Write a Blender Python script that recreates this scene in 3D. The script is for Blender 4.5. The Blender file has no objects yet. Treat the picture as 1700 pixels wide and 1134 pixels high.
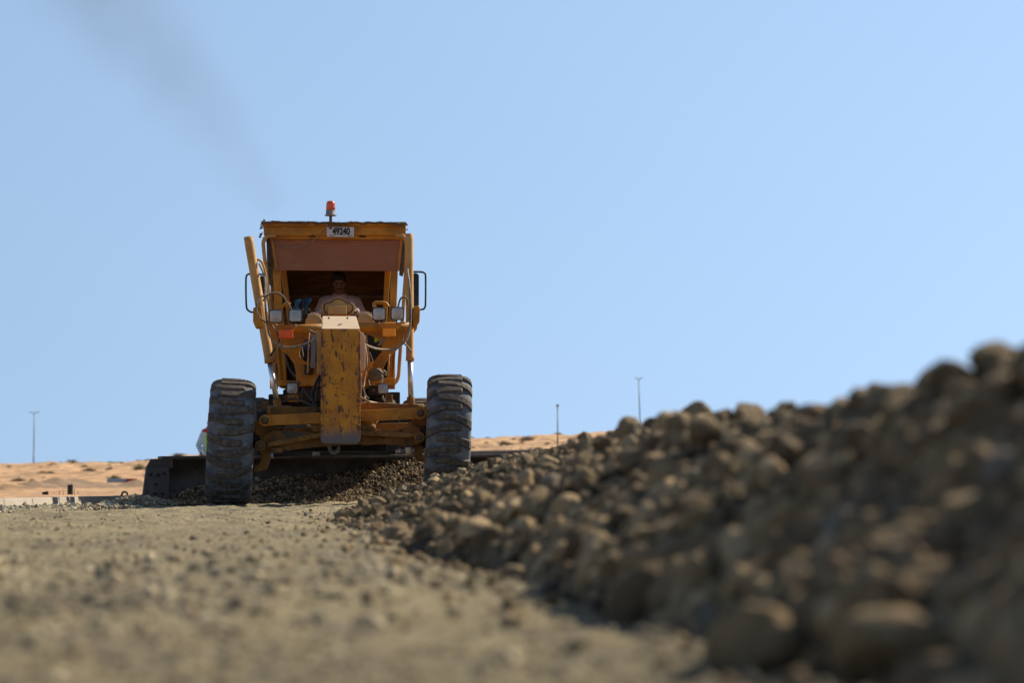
import bpy, bmesh, math, random
import numpy as np
from mathutils import Vector, Matrix, Euler, Quaternion
R = math.radians
rng = np.random.default_rng(7)
random.seed(7)
SC = bpy.context.scene
COL = SC.collection

# ------------------------------------------------------------------ camera
FPX = 4014.0                 # focal length in pixels of the 1700 px wide photograph
CH = 0.25                    # camera height
cam = bpy.data.cameras.new('camera')
cam.sensor_width = 36.0
cam.lens = FPX / 1700 * 36
cam.clip_start = 0.05
cam.clip_end = 6000
cam.dof.use_dof = True
cam.dof.focus_distance = 24.6
cam.dof.aperture_fstop = 2.7
cam.dof.aperture_blades = 9
camo = bpy.data.objects.new('camera', cam)
COL.objects.link(camo)
camo.location = (0, 0, CH)
camo.rotation_euler = (R(90) + math.atan(233 / FPX), 0, 0)
SC.camera = camo

# ------------------------------------------------------------------ world, sun, exposure
SUN_AZ, SUN_EL = R(55), R(38)          # azimuth measured from the view direction towards the right
w = bpy.data.worlds.new('World'); SC.world = w; w.use_nodes = True
nt = w.node_tree; nt.nodes.clear()
sky = nt.nodes.new('ShaderNodeTexSky'); sky.sky_type = 'NISHITA'; sky.sun_disc = False
sky.sun_elevation = SUN_EL; sky.sun_rotation = SUN_AZ
sky.air_density = 1.0; sky.dust_density = 0.15; sky.ozone_density = 3.0; sky.altitude = 0
# elevation remap: flattens the whitish band near the horizon, leaves the upper sky as it is
tcw = nt.nodes.new('ShaderNodeTexCoord'); sx_ = nt.nodes.new('ShaderNodeSeparateXYZ'); cx_ = nt.nodes.new('ShaderNodeCombineXYZ')
nt.links.new(tcw.outputs['Generated'], sx_.inputs[0]); nt.links.new(sx_.outputs[0], cx_.inputs[0]); nt.links.new(sx_.outputs[1], cx_.inputs[1])
def _m(op, a, b):
    x = nt.nodes.new('ShaderNodeMath'); x.operation = op
    for i, v in enumerate((a, b)):
        if isinstance(v, float): x.inputs[i].default_value = v
        else: nt.links.new(v, x.inputs[i])
    return x.outputs[0]
zl = _m('ADD', _m('MULTIPLY', sx_.outputs[2], .2), .19); zh = _m('SUBTRACT', _m('MULTIPLY', sx_.outputs[2], 1.25), .055)
nt.links.new(_m('MAXIMUM', zl, zh), cx_.inputs[2]); nt.links.new(cx_.outputs[0], sky.inputs[0])
tint = nt.nodes.new('ShaderNodeMix'); tint.data_type = 'RGBA'; tint.blend_type = 'MULTIPLY'; tint.inputs[0].default_value = 1; tint.inputs[7].default_value = (1.10, .995, .94, 1)
bg = nt.nodes.new('ShaderNodeBackground'); bg.inputs[1].default_value = 0.104
out = nt.nodes.new('ShaderNodeOutputWorld')
nt.links.new(sky.outputs[0], tint.inputs[6]); nt.links.new(tint.outputs[2], bg.inputs[0]); nt.links.new(bg.outputs[0], out.inputs[0])
sd = bpy.data.lights.new('sun', 'SUN'); sd.energy = 5.0; sd.angle = R(0.53); sd.color = (1.0, 0.89, 0.72)
so = bpy.data.objects.new('sun', sd); COL.objects.link(so)
sv = Vector((math.sin(SUN_AZ) * math.cos(SUN_EL), math.cos(SUN_AZ) * math.cos(SUN_EL), math.sin(SUN_EL)))
so.rotation_euler = sv.to_track_quat('Z', 'Y').to_euler(); so.location = sv * 40
SC.view_settings.view_transform = 'Standard'; SC.view_settings.look = 'None'
SC.view_settings.exposure = 0.5; SC.view_settings.gamma = 1.0
SC.render.engine = 'CYCLES'
SC.cycles.use_denoising = True
SC.cycles.max_bounces = 6; SC.cycles.diffuse_bounces = 3; SC.cycles.volume_bounces = 0
SC.cycles.volume_step_rate = 1.0

# ------------------------------------------------------------------ helpers: materials
class NT:
    def __init__(s, name):
        s.m = bpy.data.materials.new(name); s.m.use_nodes = True
        s.t = s.m.node_tree; s.t.nodes.clear()
        s.out = s.n('ShaderNodeOutputMaterial'); s.b = s.n('ShaderNodeBsdfPrincipled')
        s.l(s.b.outputs[0], s.out.inputs[0])
        s.tc = s.n('ShaderNodeTexCoord').outputs['Object']
    def n(s, t, **k):
        x = s.t.nodes.new(t)
        for a, v in k.items(): setattr(x, a, v)
        return x
    def l(s, a, b): s.t.links.new(a, b)
    def mapv(s, scale=(1, 1, 1), loc=(0, 0, 0)):
        m = s.n('ShaderNodeMapping'); m.inputs['Scale'].default_value = scale; m.inputs['Location'].default_value = loc
        s.l(s.tc, m.inputs[0]); return m.outputs[0]
    def noise(s, scale, detail=6, rough=.55, dist=0, vec=None):
        x = s.n('ShaderNodeTexNoise'); x.inputs['Scale'].default_value = scale; x.inputs['Detail'].default_value = detail
        x.inputs['Roughness'].default_value = rough; x.inputs['Distortion'].default_value = dist
        s.l(vec if vec is not None else s.tc, x.inputs['Vector']); return x.outputs[0]
    def ramp(s, fac, a, b, va=0., vb=1.):
        x = s.n('ShaderNodeMapRange'); x.interpolation_type = 'SMOOTHSTEP'
        x.inputs[1].default_value = a; x.inputs[2].default_value = b; x.inputs[3].default_value = va; x.inputs[4].default_value = vb
        s.l(fac, x.inputs[0]); return x.outputs[0]
    def mix(s, fac, a, b):
        x = s.n('ShaderNodeMix', data_type='RGBA')
        for i, v in ((0, fac), (6, a), (7, b)):
            if isinstance(v, (float, int)): x.inputs[i].default_value = v
            elif isinstance(v, tuple): x.inputs[i].default_value = (*v, 1)
            else: s.l(v, x.inputs[i])
        return x.outputs[2]
    def math(s, op, a, b=None):
        x = s.n('ShaderNodeMath', operation=op)
        for i, v in ((0, a), (1, b)):
            if v is None: continue
            if isinstance(v, (float, int)): x.inputs[i].default_value = v
            else: s.l(v, x.inputs[i])
        return x.outputs[0]
    def sepz(s, i=2):
        x = s.n('ShaderNodeSeparateXYZ'); s.l(s.tc, x.inputs[0]); return x.outputs[i]
    def nz(s):
        g = s.n('ShaderNodeNewGeometry'); x = s.n('ShaderNodeSeparateXYZ'); s.l(g.outputs['Normal'], x.inputs[0]); return x.outputs[2]
    def bump(s, h, strength=.4, dist=.01):
        x = s.n('ShaderNodeBump'); x.inputs['Strength'].default_value = strength; x.inputs['Distance'].default_value = dist
        s.l(h, x.inputs['Height']); s.l(x.outputs[0], s.b.inputs['Normal'])
    def fin(s, col, rough=.6, metal=0., spec=.3):
        s.b.inputs['Specular IOR Level'].default_value = spec
        if isinstance(col, tuple): s.b.inputs['Base Color'].default_value = (*col, 1)
        else: s.l(col, s.b.inputs['Base Color'])
        if isinstance(rough, (float, int)): s.b.inputs['Roughness'].default_value = rough
        else: s.l(rough, s.b.inputs['Roughness'])
        s.b.inputs['Metallic'].default_value = metal
        return s.m

DUST = (.34, .26, .17)
def dirty(name, base, var=.75, dust=.4, rust=0., rough=.5, metal=0., scale=4., bump=.15, dustc=DUST, rustc=(.075, .03, .015)):
    k = NT(name)
    dark = tuple(c * var for c in base)
    c = k.mix(k.ramp(k.noise(scale, 6), .35, .65), base, dark)
    if rust > 0:
        r = k.ramp(k.noise(scale * 2.6, 9, .72, .6), .66 - rust * .22, .70 - rust * .22)
        c = k.mix(r, c, rustc)
    if dust > 0:
        d = k.math('MULTIPLY', k.ramp(k.noise(scale * 1.7, 8, .65), .35, .75), dust)
        up = k.math('MULTIPLY', k.ramp(k.nz(), .25, 1.), dust)
        f = k.math('MINIMUM', k.math('ADD', d, up), .92)
        c = k.mix(f, c, dustc)
        ro = k.math('MINIMUM', k.math('ADD', f, rough), .9)
    else: ro = rough
    if bump: k.bump(k.noise(scale * 9, 5), bump, .004)
    return k.fin(c, ro, metal)

M = {}
M['yellow'] = dirty('yellow_paint', (.52, .205, .010), .58, .13, .15, .5, dustc=(.40, .26, .12))
M['yellow_dusty'] = dirty('dusty_yellow_paint', (.50, .25, .055), .74, .65, .10, .5, dustc=(.50, .33, .17))
M['axle'] = dirty('muddy_yellow_paint', (.32, .15, .025), .55, .5, .5, .6, scale=6, dustc=(.19, .13, .07), rustc=(.07, .04, .02))
M['cream'] = dirty('cream_and_sunlit_paint', (.60, .44, .28), .86, .35, .05, .45, scale=5, dustc=(.6, .47, .33))  # cream parts; also paints sunlight onto cap, right side plate and socket cover
M['console'] = dirty('tan_yellow_paint', (.52, .30, .09), .85, .4, .0, .5)
M['dark'] = dirty('greasy_dark_metal', (.018, .016, .014), .6, .3, .3, .55, dustc=(.10, .075, .05))
M['black'] = dirty('black_plastic', (.012, .012, .013), .8, .12, 0, .45, bump=.05)
M['hose'] = dirty('dusty_hose_rubber', (.14, .11, .08), .7, .85, 0, .7, scale=9, dustc=(.36, .28, .19))
M['hoseblack'] = dirty('black_hose_rubber', (.016, .015, .014), .7, .25, 0, .6)
M['chrome'] = dirty('chromed_steel_rod', (.75, .74, .72), .7, .35, 0, .3, 1., bump=0)
M['steel'] = dirty('bare_steel', (.34, .31, .28), .7, .4, .3, .42, .8)
M['blade'] = dirty('worn_blade_steel', (.13, .115, .10), .6, .35, .25, .5, .55, scale=5, dustc=(.15, .125, .09))
M['bit'] = dirty('grey_edge_steel', (.13, .12, .11), .75, .3, .15, .5, .4, scale=6, dustc=(.2, .17, .13))
M['bolt'] = dirty('brown_pin_steel', (.12, .065, .04), .6, .3, .3, .55, .3)
M['orange'] = dirty('orange_lens', (.95, .31, .0), .9, .0, 0, .25, dustc=(.45, .25, .12), bump=0)
M['red'] = dirty('faded_red_lens', (.95, .11, .012), .9, .0, 0, .3, dustc=(.5, .22, .14), bump=0)
M['beacon'] = dirty('orange_beacon_dome', (.78, .13, .03), .85, .12, 0, .2, bump=0)
M['beacon'].node_tree.nodes['Principled BSDF'].inputs['Transmission Weight'].default_value = .35
M['lampglass'] = dirty('ribbed_lamp_glass', (.40, .39, .36), .88, .25, 0, .18, .25, scale=10, bump=.3, dustc=(.45, .40, .33))
M['grey'] = dirty('grey_painted_steel', (.20, .20, .20), .8, .3, 0, .5)
M['plate'] = dirty('white_number_plate', (.55, .53, .50), .88, .2, .12, .5, scale=12)
M['ink'] = dirty('black_number_paint', (.015, .012, .012), .8, 0, 0, .5, bump=0)
M['skin'] = dirty('brown_skin', (.17, .080, .045), .9, 0, 0, .5, scale=12, bump=.05)
M['hair'] = dirty('black_hair', (.010, .008, .007), .6, 0, 0, .55, scale=40, bump=.5)
M['shirt'] = dirty('washed_pink_cotton', (.52, .38, .37), .85, .1, 0, .85, scale=9, bump=.3)
M['trousers'] = dirty('grey_brown_cotton', (.13, .11, .10), .8, .2, 0, .9)
M['blueshirt'] = dirty('light_blue_cotton', (.36, .52, .60), .88, .05, 0, .85, scale=9, bump=.3)
M['vest'] = dirty('fluorescent_vest', (.27, .50, .06), .9, 0, 0, .7, scale=9)
M['scarf'] = dirty('red_headscarf', (.42, .045, .05), .6, 0, 0, .85, scale=30)
M['eye'] = dirty('eye_dark', (.05, .035, .03), .95, 0, 0, .3, bump=0)
M['cyan'] = dirty('blue_cloth', (.05, .28, .38), .5, .1, 0, .8, scale=12)
M['navy'] = dirty('dark_blue_cloth', (.02, .06, .14), .6, .1, 0, .8, scale=12)
M['canvas'] = dirty('weathered_canvas', (.10, .075, .045), .5, .35, .2, .9, scale=12, bump=.5)
M['mud'] = dirty('dried_mud', (.17, .12, .08), .6, .3, 0, .95, scale=14, bump=.8)
M['leather'] = dirty('black_seat_vinyl', (.02, .018, .017), .8, .3, 0, .6)
M['mirrorglass'] = dirty('mirror_glass', (.6, .62, .64), .95, .1, 0, .05, 1., bump=0)
M['lime'] = dirty('lime_cotton', (.20, .45, .03), .9, .1, 0, .5)

def m_nose():
    k = NT('scratched_yellow_steel')
    c = k.mix(k.ramp(k.noise(5, 6), .35, .65), (.56, .225, .010), (.38, .14, .008))
    # dust film
    c = k.mix(k.ramp(k.noise(9, 8, .7), .4, .8, 0, .28), c, (.38, .21, .07))
    # chips: irregular patches, denser near the two edges
    x = k.math('ABSOLUTE', k.math('SUBTRACT', k.sepz(0), .014))
    edge = k.ramp(x, .13, .20, 0, .13)
    n1 = k.math('ADD', k.noise(21, 10, .78, .3, k.mapv((1, 1, .6), (4, 2, 7))), edge)
    c = k.mix(k.ramp(n1, .60, .635), c, (.12, .040, .02))
    n2 = k.noise(1.0, 6, .6, 1.4, k.mapv((20, 20, 5)))
    c = k.mix(k.ramp(n2, .59, .61, 0, .9), c, (.07, .03, .018))
    # scratches: thin contour lines of distorted noises
    for sc, lo, ds in (((7, 7, 3.2), (0, 0, 0), 1.0), ((4, 4, 9), (3, 1, 4), .8), ((5, 5, 5), (8, 2, 1), 2.)):
        n3 = k.noise(1.0, 2, .4, ds, k.mapv(sc, lo))
        line = k.ramp(k.math('ABSOLUTE', k.math('SUBTRACT', n3, .53)), .004, .009, 1, 0)
        gate = k.ramp(k.noise(3.3, 2, .5, 0, k.mapv((1, 1, 1), (lo[0] + 5, 1, 2))), .5, .55)
        c = k.mix(k.math('MULTIPLY', k.math('MULTIPLY', line, gate), .85), c, (.055, .025, .015))
    # paint worn to bare grey metal along the bottom edge
    z = k.math('ADD', k.sepz(2), k.math('MULTIPLY', k.math('SUBTRACT', k.noise(18, 9, .75), .5), .22))
    c = k.mix(k.ramp(z, .68, .82, 1, 0), c, (.135, .11, .10))
    k.bump(k.noise(30, 6), .3, .004)
    return k.fin(c, .55)
M['nose'] = m_nose()

def m_ply():
    k = NT('brown_plywood')
    g = k.noise(1.0, 8, .65, .4, k.mapv((3, 3, 60)))
    g2 = k.noise(1.0, 6, .6, .2, k.mapv((55, 3, 5)))
    c = k.mix(k.ramp(g, .3, .7), (.31, .130, .064), (.25, .100, .050))
    c = k.mix(k.ramp(g2, .5, .8, 0, .15), c, (.36, .17, .10))
    c = k.mix(k.ramp(k.noise(3, 6, .65), .45, .62, 0, .45), c, (.27, .085, .040))
    c = k.mix(k.ramp(k.noise(14, 6, .7), .60, .68, 0, .35), c, (.14, .06, .035))
    k.bump(g, .12, .002)
    return k.fin(c, .7)
M['ply'] = m_ply()
def m_wood():
    k = NT('dark_stained_board')
    g = k.noise(1.0, 8, .65, 1.2, k.mapv((2, 2, 14)))
    c = k.mix(k.ramp(g, .3, .7), (.16, .075, .024), (.07, .030, .012))
    return k.fin(c, .75)
M['wood'] = m_wood()

def m_tyre():
    k = NT('tyre_rubber')
    a = k.n('ShaderNodeAttribute', attribute_name='lug').outputs['Fac']
    c = k.mix(k.ramp(k.noise(7, 8, .7), .35, .7), (.085, .096, .105), (.19, .19, .185))
    lugc = k.mix(k.ramp(k.noise(22, 8, .75), .40, .70), (.055, .044, .034), (.16, .13, .095))
    c = k.mix(a, c, lugc)
    c = k.mix(k.ramp(k.noise(48, 4, .6), .68, .74, 0, .55), c, (.30, .27, .23))
    k.bump(k.noise(40, 6), .35, .006)
    return k.fin(c, .82)
M['tyre'] = m_tyre()

def m_soil(name, a, b, c3, tone=True, bs=60, bd=.01, fine=30, bstr=.7):
    k = NT(name)
    c = k.mix(k.ramp(k.noise(1.1, 7, .7), .38, .6), a, b)
    c = k.mix(k.ramp(k.noise(fine, 8, .7), .45, .72), c, c3)
    if tone:
        t = k.n('ShaderNodeAttribute', attribute_name='tone').outputs['Fac']
        c = k.mix(k.ramp(t, .1, .55, .85, 0.), c, (a[0] * .42, a[1] * .42, a[2] * .45))
        c = k.mix(k.ramp(t, .72, 1., 0., .85), c, (a[0] * 1.9, a[1] * 1.95, a[2] * 2.1))
        h = k.n('ShaderNodeAttribute', attribute_name='hue').outputs['Fac']
        c = k.mix(k.ramp(h, .96, .98, 0., .45), c, (.20, .20, .175))
        c = k.mix(k.ramp(h, .0, .2, .5, 0.), c, (.24, .15, .085))
    k.bump(k.noise(bs, 8, .75), bstr, bd)
    return k.fin(c, .95)
M['road'] = m_soil('dry_gravel_soil', (.40, .325, .180), (.265, .22, .130), (.50, .42, .255), tone=False, bs=34, bd=.04, fine=26, bstr=1.)
def m_road_streaks():
    m = M['road']; t = m.node_tree; b = t.nodes['Principled BSDF']; src = b.inputs['Base Color'].links[0].from_socket
    tc = t.nodes['Texture Coordinate'].outputs['Object']
    for scl, lo_, hi_, amt, colr in (((2.6, .35, 1), .50, .62, .6, (.20, .165, .105)), ((5, 1.4, 1), .56, .70, .5, (.40, .34, .22)), ((9, 6, 1), .57, .64, .7, (.14, .115, .072))):
        mp = t.nodes.new('ShaderNodeMapping'); mp.inputs['Scale'].default_value = scl; t.links.new(tc, mp.inputs[0])
        nz = t.nodes.new('ShaderNodeTexNoise'); nz.inputs['Scale'].default_value = 1; nz.inputs['Detail'].default_value = 7; nz.inputs['Roughness'].default_value = .65; t.links.new(mp.outputs[0], nz.inputs['Vector'])
        mr = t.nodes.new('ShaderNodeMapRange'); mr.interpolation_type = 'SMOOTHSTEP'; mr.inputs[1].default_value = lo_; mr.inputs[2].default_value = hi_; mr.inputs[4].default_value = amt; t.links.new(nz.outputs[0], mr.inputs[0])
        mx = t.nodes.new('ShaderNodeMix'); mx.data_type = 'RGBA'; mx.inputs[7].default_value = (*colr, 1); t.links.new(mr.outputs[0], mx.inputs[0]); t.links.new(src, mx.inputs[6]); src = mx.outputs[2]
    t.links.new(src, b.inputs['Base Color'])
m_road_streaks()
M['pebble'] = m_soil('gravel_stone', (.32, .26, .155), (.26, .21, .13), (.39, .32, .20), bs=70, bd=.004)
M['moundbase'] = m_soil('gap_shade_soil', (.075, .051, .024), (.042, .029, .015), (.12, .085, .042), tone=False, bs=55, bd=.05, bstr=1.)  # darkened so the gaps between stones look shaded
M['moundstone'] = m_soil('brown_clod', (.235, .165, .082), (.14, .10, .052), (.30, .22, .12), bs=60, bd=.006)
M['paleheap'] = m_soil('pale_gravel', (.38, .32, .20), (.32, .27, .17), (.45, .385, .26), bs=60, bd=.006)
M['concrete'] = m_soil('kerb_concrete', (.40, .35, .28), (.35, .30, .24), (.45, .40, .33), tone=False, bs=30, bd=.003, fine=12, bstr=.3)
def m_sand():
    k = NT('desert_sand')
    c = k.mix(k.ramp(k.noise(.12, 5, .6), .3, .7), (.70, .42, .21), (.63, .39, .20))
    c = k.mix(k.ramp(k.noise(.5, 9, .75), .44, .60, 0, .85), c, (.34, .20, .10))
    c = k.mix(k.ramp(k.noise(2.2, 6, .7), .52, .62, 0, .7), c, (.17, .125, .08))
    c = k.mix(k.ramp(k.noise(1.0, 6, .7, 0, k.mapv((.9, .07, 1))), .55, .68, 0, .65), c, (.26, .17, .10))
    c = k.mix(k.ramp(k.noise(1.0, 7, .75, 0, k.mapv((3., .3, 1), (5, 2, 0))), .56, .66, 0, .6), c, (.20, .15, .095))
    k.bump(k.noise(1.2, 9, .7), .8, .3)
    return k.fin(c, .95)
M['sand'] = m_sand()
M['sandheap'] = m_soil('heaped_soil', (.32, .21, .12), (.25, .17, .10), (.37, .25, .15), tone=False, bs=4, bd=.1, fine=3)
def m_leaf(name, a, b):
    k = NT(name); return k.fin(k.mix(k.ramp(k.noise(3, 4), .4, .6), a, b), .85)
M['shrub'] = m_leaf('dry_grey_twigs', (.24, .20, .13), (.31, .25, .16))
M['shrubgreen'] = m_leaf('olive_twigs', (.24, .23, .11), (.31, .28, .15))
M['wire'] = dirty('galvanised_pole', (.13, .14, .15), .8, .1, 0, .5, .4)

# ------------------------------------------------------------------ helpers: meshes
def tag(o, label=None, cat=None, group=None, kind=None):
    if label: o['label'] = label
    if cat: o['category'] = cat
    if group: o['group'] = group
    if kind: o['kind'] = kind
    return o
def empty(name, loc=(0, 0, 0), rz=0, **k):
    o = bpy.data.objects.new(name, None); COL.objects.link(o); o.location = loc; o.rotation_euler = (0, 0, rz)
    o.empty_display_size = .2
    return tag(o, **k)

def crspline(P, n=8):
    P = [Vector(p) for p in P]; Q = [P[0] * 2 - P[1]] + P + [P[-1] * 2 - P[-2]]; o = []
    for i in range(1, len(Q) - 2):
        a, b, c, d = Q[i - 1:i + 3]
        for j in range(n):
            t = j / n
            o.append(.5 * ((2 * b) + (c - a) * t + (2 * a - 5 * b + 4 * c - d) * t * t + (3 * b - a - 3 * c + d) * t ** 3))
    o.append(P[-1]); return o

class MB:
    def __init__(s): s.v = []; s.f = []; s.sm = []
    def add(s, V, F, smooth=False):
        o = len(s.v); s.v += [tuple(x) for x in V]; s.f += [tuple(i + o for i in f) for f in F]; s.sm += [smooth] * len(F); return s
    def hexa(s, P):
        return s.add(P, [(0, 1, 2, 3), (4, 7, 6, 5), (0, 4, 5, 1), (1, 5, 6, 2), (2, 6, 7, 3), (3, 7, 4, 0)])
    def box(s, x0, x1, y0, y1, z0, z1):
        return s.hexa([(x0, y0, z0), (x1, y0, z0), (x1, y1, z0), (x0, y1, z0), (x0, y0, z1), (x1, y0, z1), (x1, y1, z1), (x0, y1, z1)])
    def prism(s, P, y0, y1):
        n = len(P)
        return s.add([(x, y0, z) for x, z in P] + [(x, y1, z) for x, z in P],
                     [tuple(range(n)), tuple(range(2 * n - 1, n - 1, -1))] + [(i, i + n, (i + 1) % n + n, (i + 1) % n) for i in range(n)])
    def sweep(s, pts, rad, n=10, smooth=True, cap=True):
        pts = [Vector(p) for p in pts]
        if isinstance(rad, (int, float)): rad = [rad] * len(pts)
        t0 = (pts[1] - pts[0]).normalized()
        u = t0.orthogonal().normalized(); V = []; F = []
        for i, p in enumerate(pts):
            t = (pts[min(i + 1, len(pts) - 1)] - pts[max(i - 1, 0)]).normalized()
            u = (u - t * u.dot(t)).normalized(); w_ = t.cross(u)
            for j in range(n):
                a = 2 * math.pi * j / n
                V.append(p + (u * math.cos(a) + w_ * math.sin(a)) * rad[i])
        for i in range(len(pts) - 1):
            for j in range(n):
                k = (j + 1) % n
                F.append((i * n + j, i * n + k, (i + 1) * n + k, (i + 1) * n + j))
        s.add(V, F, smooth)
        if cap:
            m = len(pts)
            s.add(V[:n], [tuple(range(n))]); s.add(V[(m - 1) * n:], [tuple(range(n))])
        return s
    def tube(s, path, r, n=8, sub=8): return s.sweep(crspline(path, sub), r, n)
    def cyl(s, a, b, r, n=18): return s.sweep([a, b], r, n)
    def cone(s, a, b, r0, r1, n=18): return s.sweep([a, b], [r0, r1], n)
    def lathe(s, prof, axis='y', c=(0, 0, 0), n=28, smooth=True):   # prof: (radius, h)
        V = []; F = []
        for r, h in prof:
            for j in range(n):
                a = 2 * math.pi * j / n; p, q = r * math.cos(a), r * math.sin(a)
                V.append({'y': (c[0] + p, c[1] + h, c[2] + q), 'x': (c[0] + h, c[1] + p, c[2] + q), 'z': (c[0] + p, c[1] + q, c[2] + h)}[axis])
        for i in range(len(prof) - 1):
            for j in range(n):
                k = (j + 1) % n; F.append((i * n + j, i * n + k, (i + 1) * n + k, (i + 1) * n + j))
        s.add(V, F, smooth)
        s.add(V[:n], [tuple(range(n))]); s.add(V[-n:], [tuple(range(n))]); return s
    def islands(s):
        key = {}; vid = [key.setdefault(tuple(round(c, 5) for c in v), i) for i, v in enumerate(s.v)]
        par = list(range(len(s.v)))
        def f(a):
            while par[a] != a: par[a] = par[par[a]]; a = par[a]
            return a
        for fc in s.f:
            for q in fc[1:]: par[f(vid[fc[0]])] = f(vid[q])
        gr = {}
        for k, fc in enumerate(s.f): gr.setdefault(f(vid[fc[0]]), []).append(k)
        for ks in gr.values():
            m_ = MB(); m_.v = s.v; m_.f = [s.f[k] for k in ks]; m_.sm = [s.sm[k] for k in ks]
            us = sorted({q for fc in m_.f for q in fc}); ix = {q: n for n, q in enumerate(us)}
            m_.v = [s.v[q] for q in us]; m_.f = [tuple(ix[q] for q in fc) for fc in m_.f]; yield m_
    def each(s, name, *a, **k):
        return [m_.build(name, *a, **k) for m_ in s.islands()][0]
    def build(s, name, mat, parent=None, bevel=0, loc=None, rot=None, label=None):
        me = bpy.data.meshes.new(name); me.from_pydata(s.v, [], s.f); me.polygons.foreach_set('use_smooth', s.sm)
        bm = bmesh.new(); bm.from_mesh(me)
        bmesh.ops.remove_doubles(bm, verts=bm.verts, dist=1e-5)
        bmesh.ops.recalc_face_normals(bm, faces=bm.faces); bm.to_mesh(me); bm.free()
        me.materials.append(M[mat] if isinstance(mat, str) else mat)
        o = bpy.data.objects.new(name, me); COL.objects.link(o)
        if parent: o.parent = parent
        if loc is not None: o.location = loc
        if rot is not None: o.rotation_euler = rot
        if bevel:
            b = o.modifiers.new('b', 'BEVEL'); b.width = bevel; b.segments = 2; b.limit_method = 'ANGLE'; b.angle_limit = R(40)
        if label: o['label'] = label
        return o

def capsule(a, b, r0, r1, n=14, sx=1., up=None):
    a, b = Vector(a), Vector(b); d = (b - a); L = d.length; d = d.normalized()
    pts, rad = [], []
    for t in (-1, -.92, -.7, -.4, 0):
        pts.append(a + d * (t * r0)); rad.append(max(r0 * math.sqrt(max(0, 1 - t * t)), r0 * .05))
    for t in (0, .4, .7, .92, 1):
        pts.append(b + d * (t * r1)); rad.append(max(r1 * math.sqrt(max(0, 1 - t * t)), r1 * .05))
    return pts, rad
def ell(mb, c, r, rot=None, n=16, m=10):
    V = []; F = []; rot = rot or Matrix.Identity(3)
    for i in range(m + 1):
        th = math.pi * i / m
        for j in range(n):
            a = 2 * math.pi * j / n
            V.append(Vector(c) + rot @ Vector((r[0] * math.sin(th + 1e-4) * math.cos(a), r[1] * math.sin(th + 1e-4) * math.sin(a), r[2] * math.cos(th))))
    for i in range(m):
        for j in range(n):
            k = (j + 1) % n; F.append((i * n + j, (i + 1) * n + j, (i + 1) * n + k, i * n + k))
    mb.add(V, F, True); mb.add(V[:n], [tuple(range(n))]); mb.add(V[-n:], [tuple(range(n))])
def caps(mb, *L):
    for a, b, r0, r1 in L:
        p, r = capsule(a, b, r0, r1); mb.sweep(p, r, 14)
def melt(mb, name, mat, parent, voxel=.008, smooth=6, loc=None):
    """union of the rough volumes as one continuous skin"""
    o = mb.build(name, mat, parent)
    md = o.modifiers.new('r', 'REMESH'); md.mode = 'VOXEL'; md.voxel_size = voxel; md.use_smooth_shade = True
    sm = o.modifiers.new('s', 'SMOOTH'); sm.iterations = smooth; sm.factor = .5
    dg = bpy.context.evaluated_depsgraph_get(); dg.update()
    me = bpy.data.meshes.new_from_object(o.evaluated_get(dg))
    o.modifiers.clear(); o.data = me
    return o

# ---- numpy noise, stones, height fields
def vnoise(x, y, seed=0):
    xi = np.floor(x).astype(np.int64); yi = np.floor(y).astype(np.int64); fx = x - xi; fy = y - yi
    def h(a, b):
        n = (a * 374761393 + b * 668265263 + seed * 1442695041) & 0xffffffff
        n = ((n ^ (n >> 13)) * 1274126177) & 0xffffffff
        return ((n ^ (n >> 16)) & 0xffff) / 65535.
    sx = fx * fx * (3 - 2 * fx); sy = fy * fy * (3 - 2 * fy)
    a = h(xi, yi) * (1 - sx) + h(xi + 1, yi) * sx; b = h(xi, yi + 1) * (1 - sx) + h(xi + 1, yi + 1) * sx
    return (a * (1 - sy) + b * sy) * 2 - 1
def fbm(x, y, seed=0, oct=4, gain=.5):
    s = 0; a = 1.
    for i in range(oct): s = s + a * vnoise(x * 2 ** i, y * 2 ** i, seed + i * 17); a *= gain
    return s
def np_obj(name, V, F, mat, attrs=None, smooth=True, parent=None):
    me = bpy.data.meshes.new(name); nv = len(V); nf, w_ = F.shape
    me.vertices.add(nv); me.vertices.foreach_set('co', np.ascontiguousarray(V, np.float32).ravel())
    me.loops.add(nf * w_); me.loops.foreach_set('vertex_index', np.ascontiguousarray(F, np.int32).ravel())
    me.polygons.add(nf); me.polygons.foreach_set('loop_start', np.arange(0, nf * w_, w_, dtype=np.int32))
    me.polygons.foreach_set('use_smooth', np.full(nf, smooth, bool))
    me.update(calc_edges=True)
    for k, a in (attrs or {}).items():
        at = me.attributes.new(k, 'FLOAT', 'POINT'); at.data.foreach_set('value', np.ascontiguousarray(a, np.float32))
    me.materials.append(M[mat]); o = bpy.data.objects.new(name, me); COL.objects.link(o)
    if parent: o.parent = parent
    return o
def grid_np(X, Y, Z):
    n, m = X.shape; V = np.stack([X, Y, Z], -1).reshape(-1, 3); i = np.arange(n * m).reshape(n, m)
    F = np.stack([i[:-1, :-1], i[:-1, 1:], i[1:, 1:], i[1:, :-1]], -1).reshape(-1, 4); return V, F
def ico(sub):
    bm = bmesh.new(); bmesh.ops.create_icosphere(bm, subdivisions=sub, radius=1)
    V = np.array([v.co[:] for v in bm.verts]); F = np.array([[v.index for v in f.verts] for f in bm.faces]); bm.free(); return V, F
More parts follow.
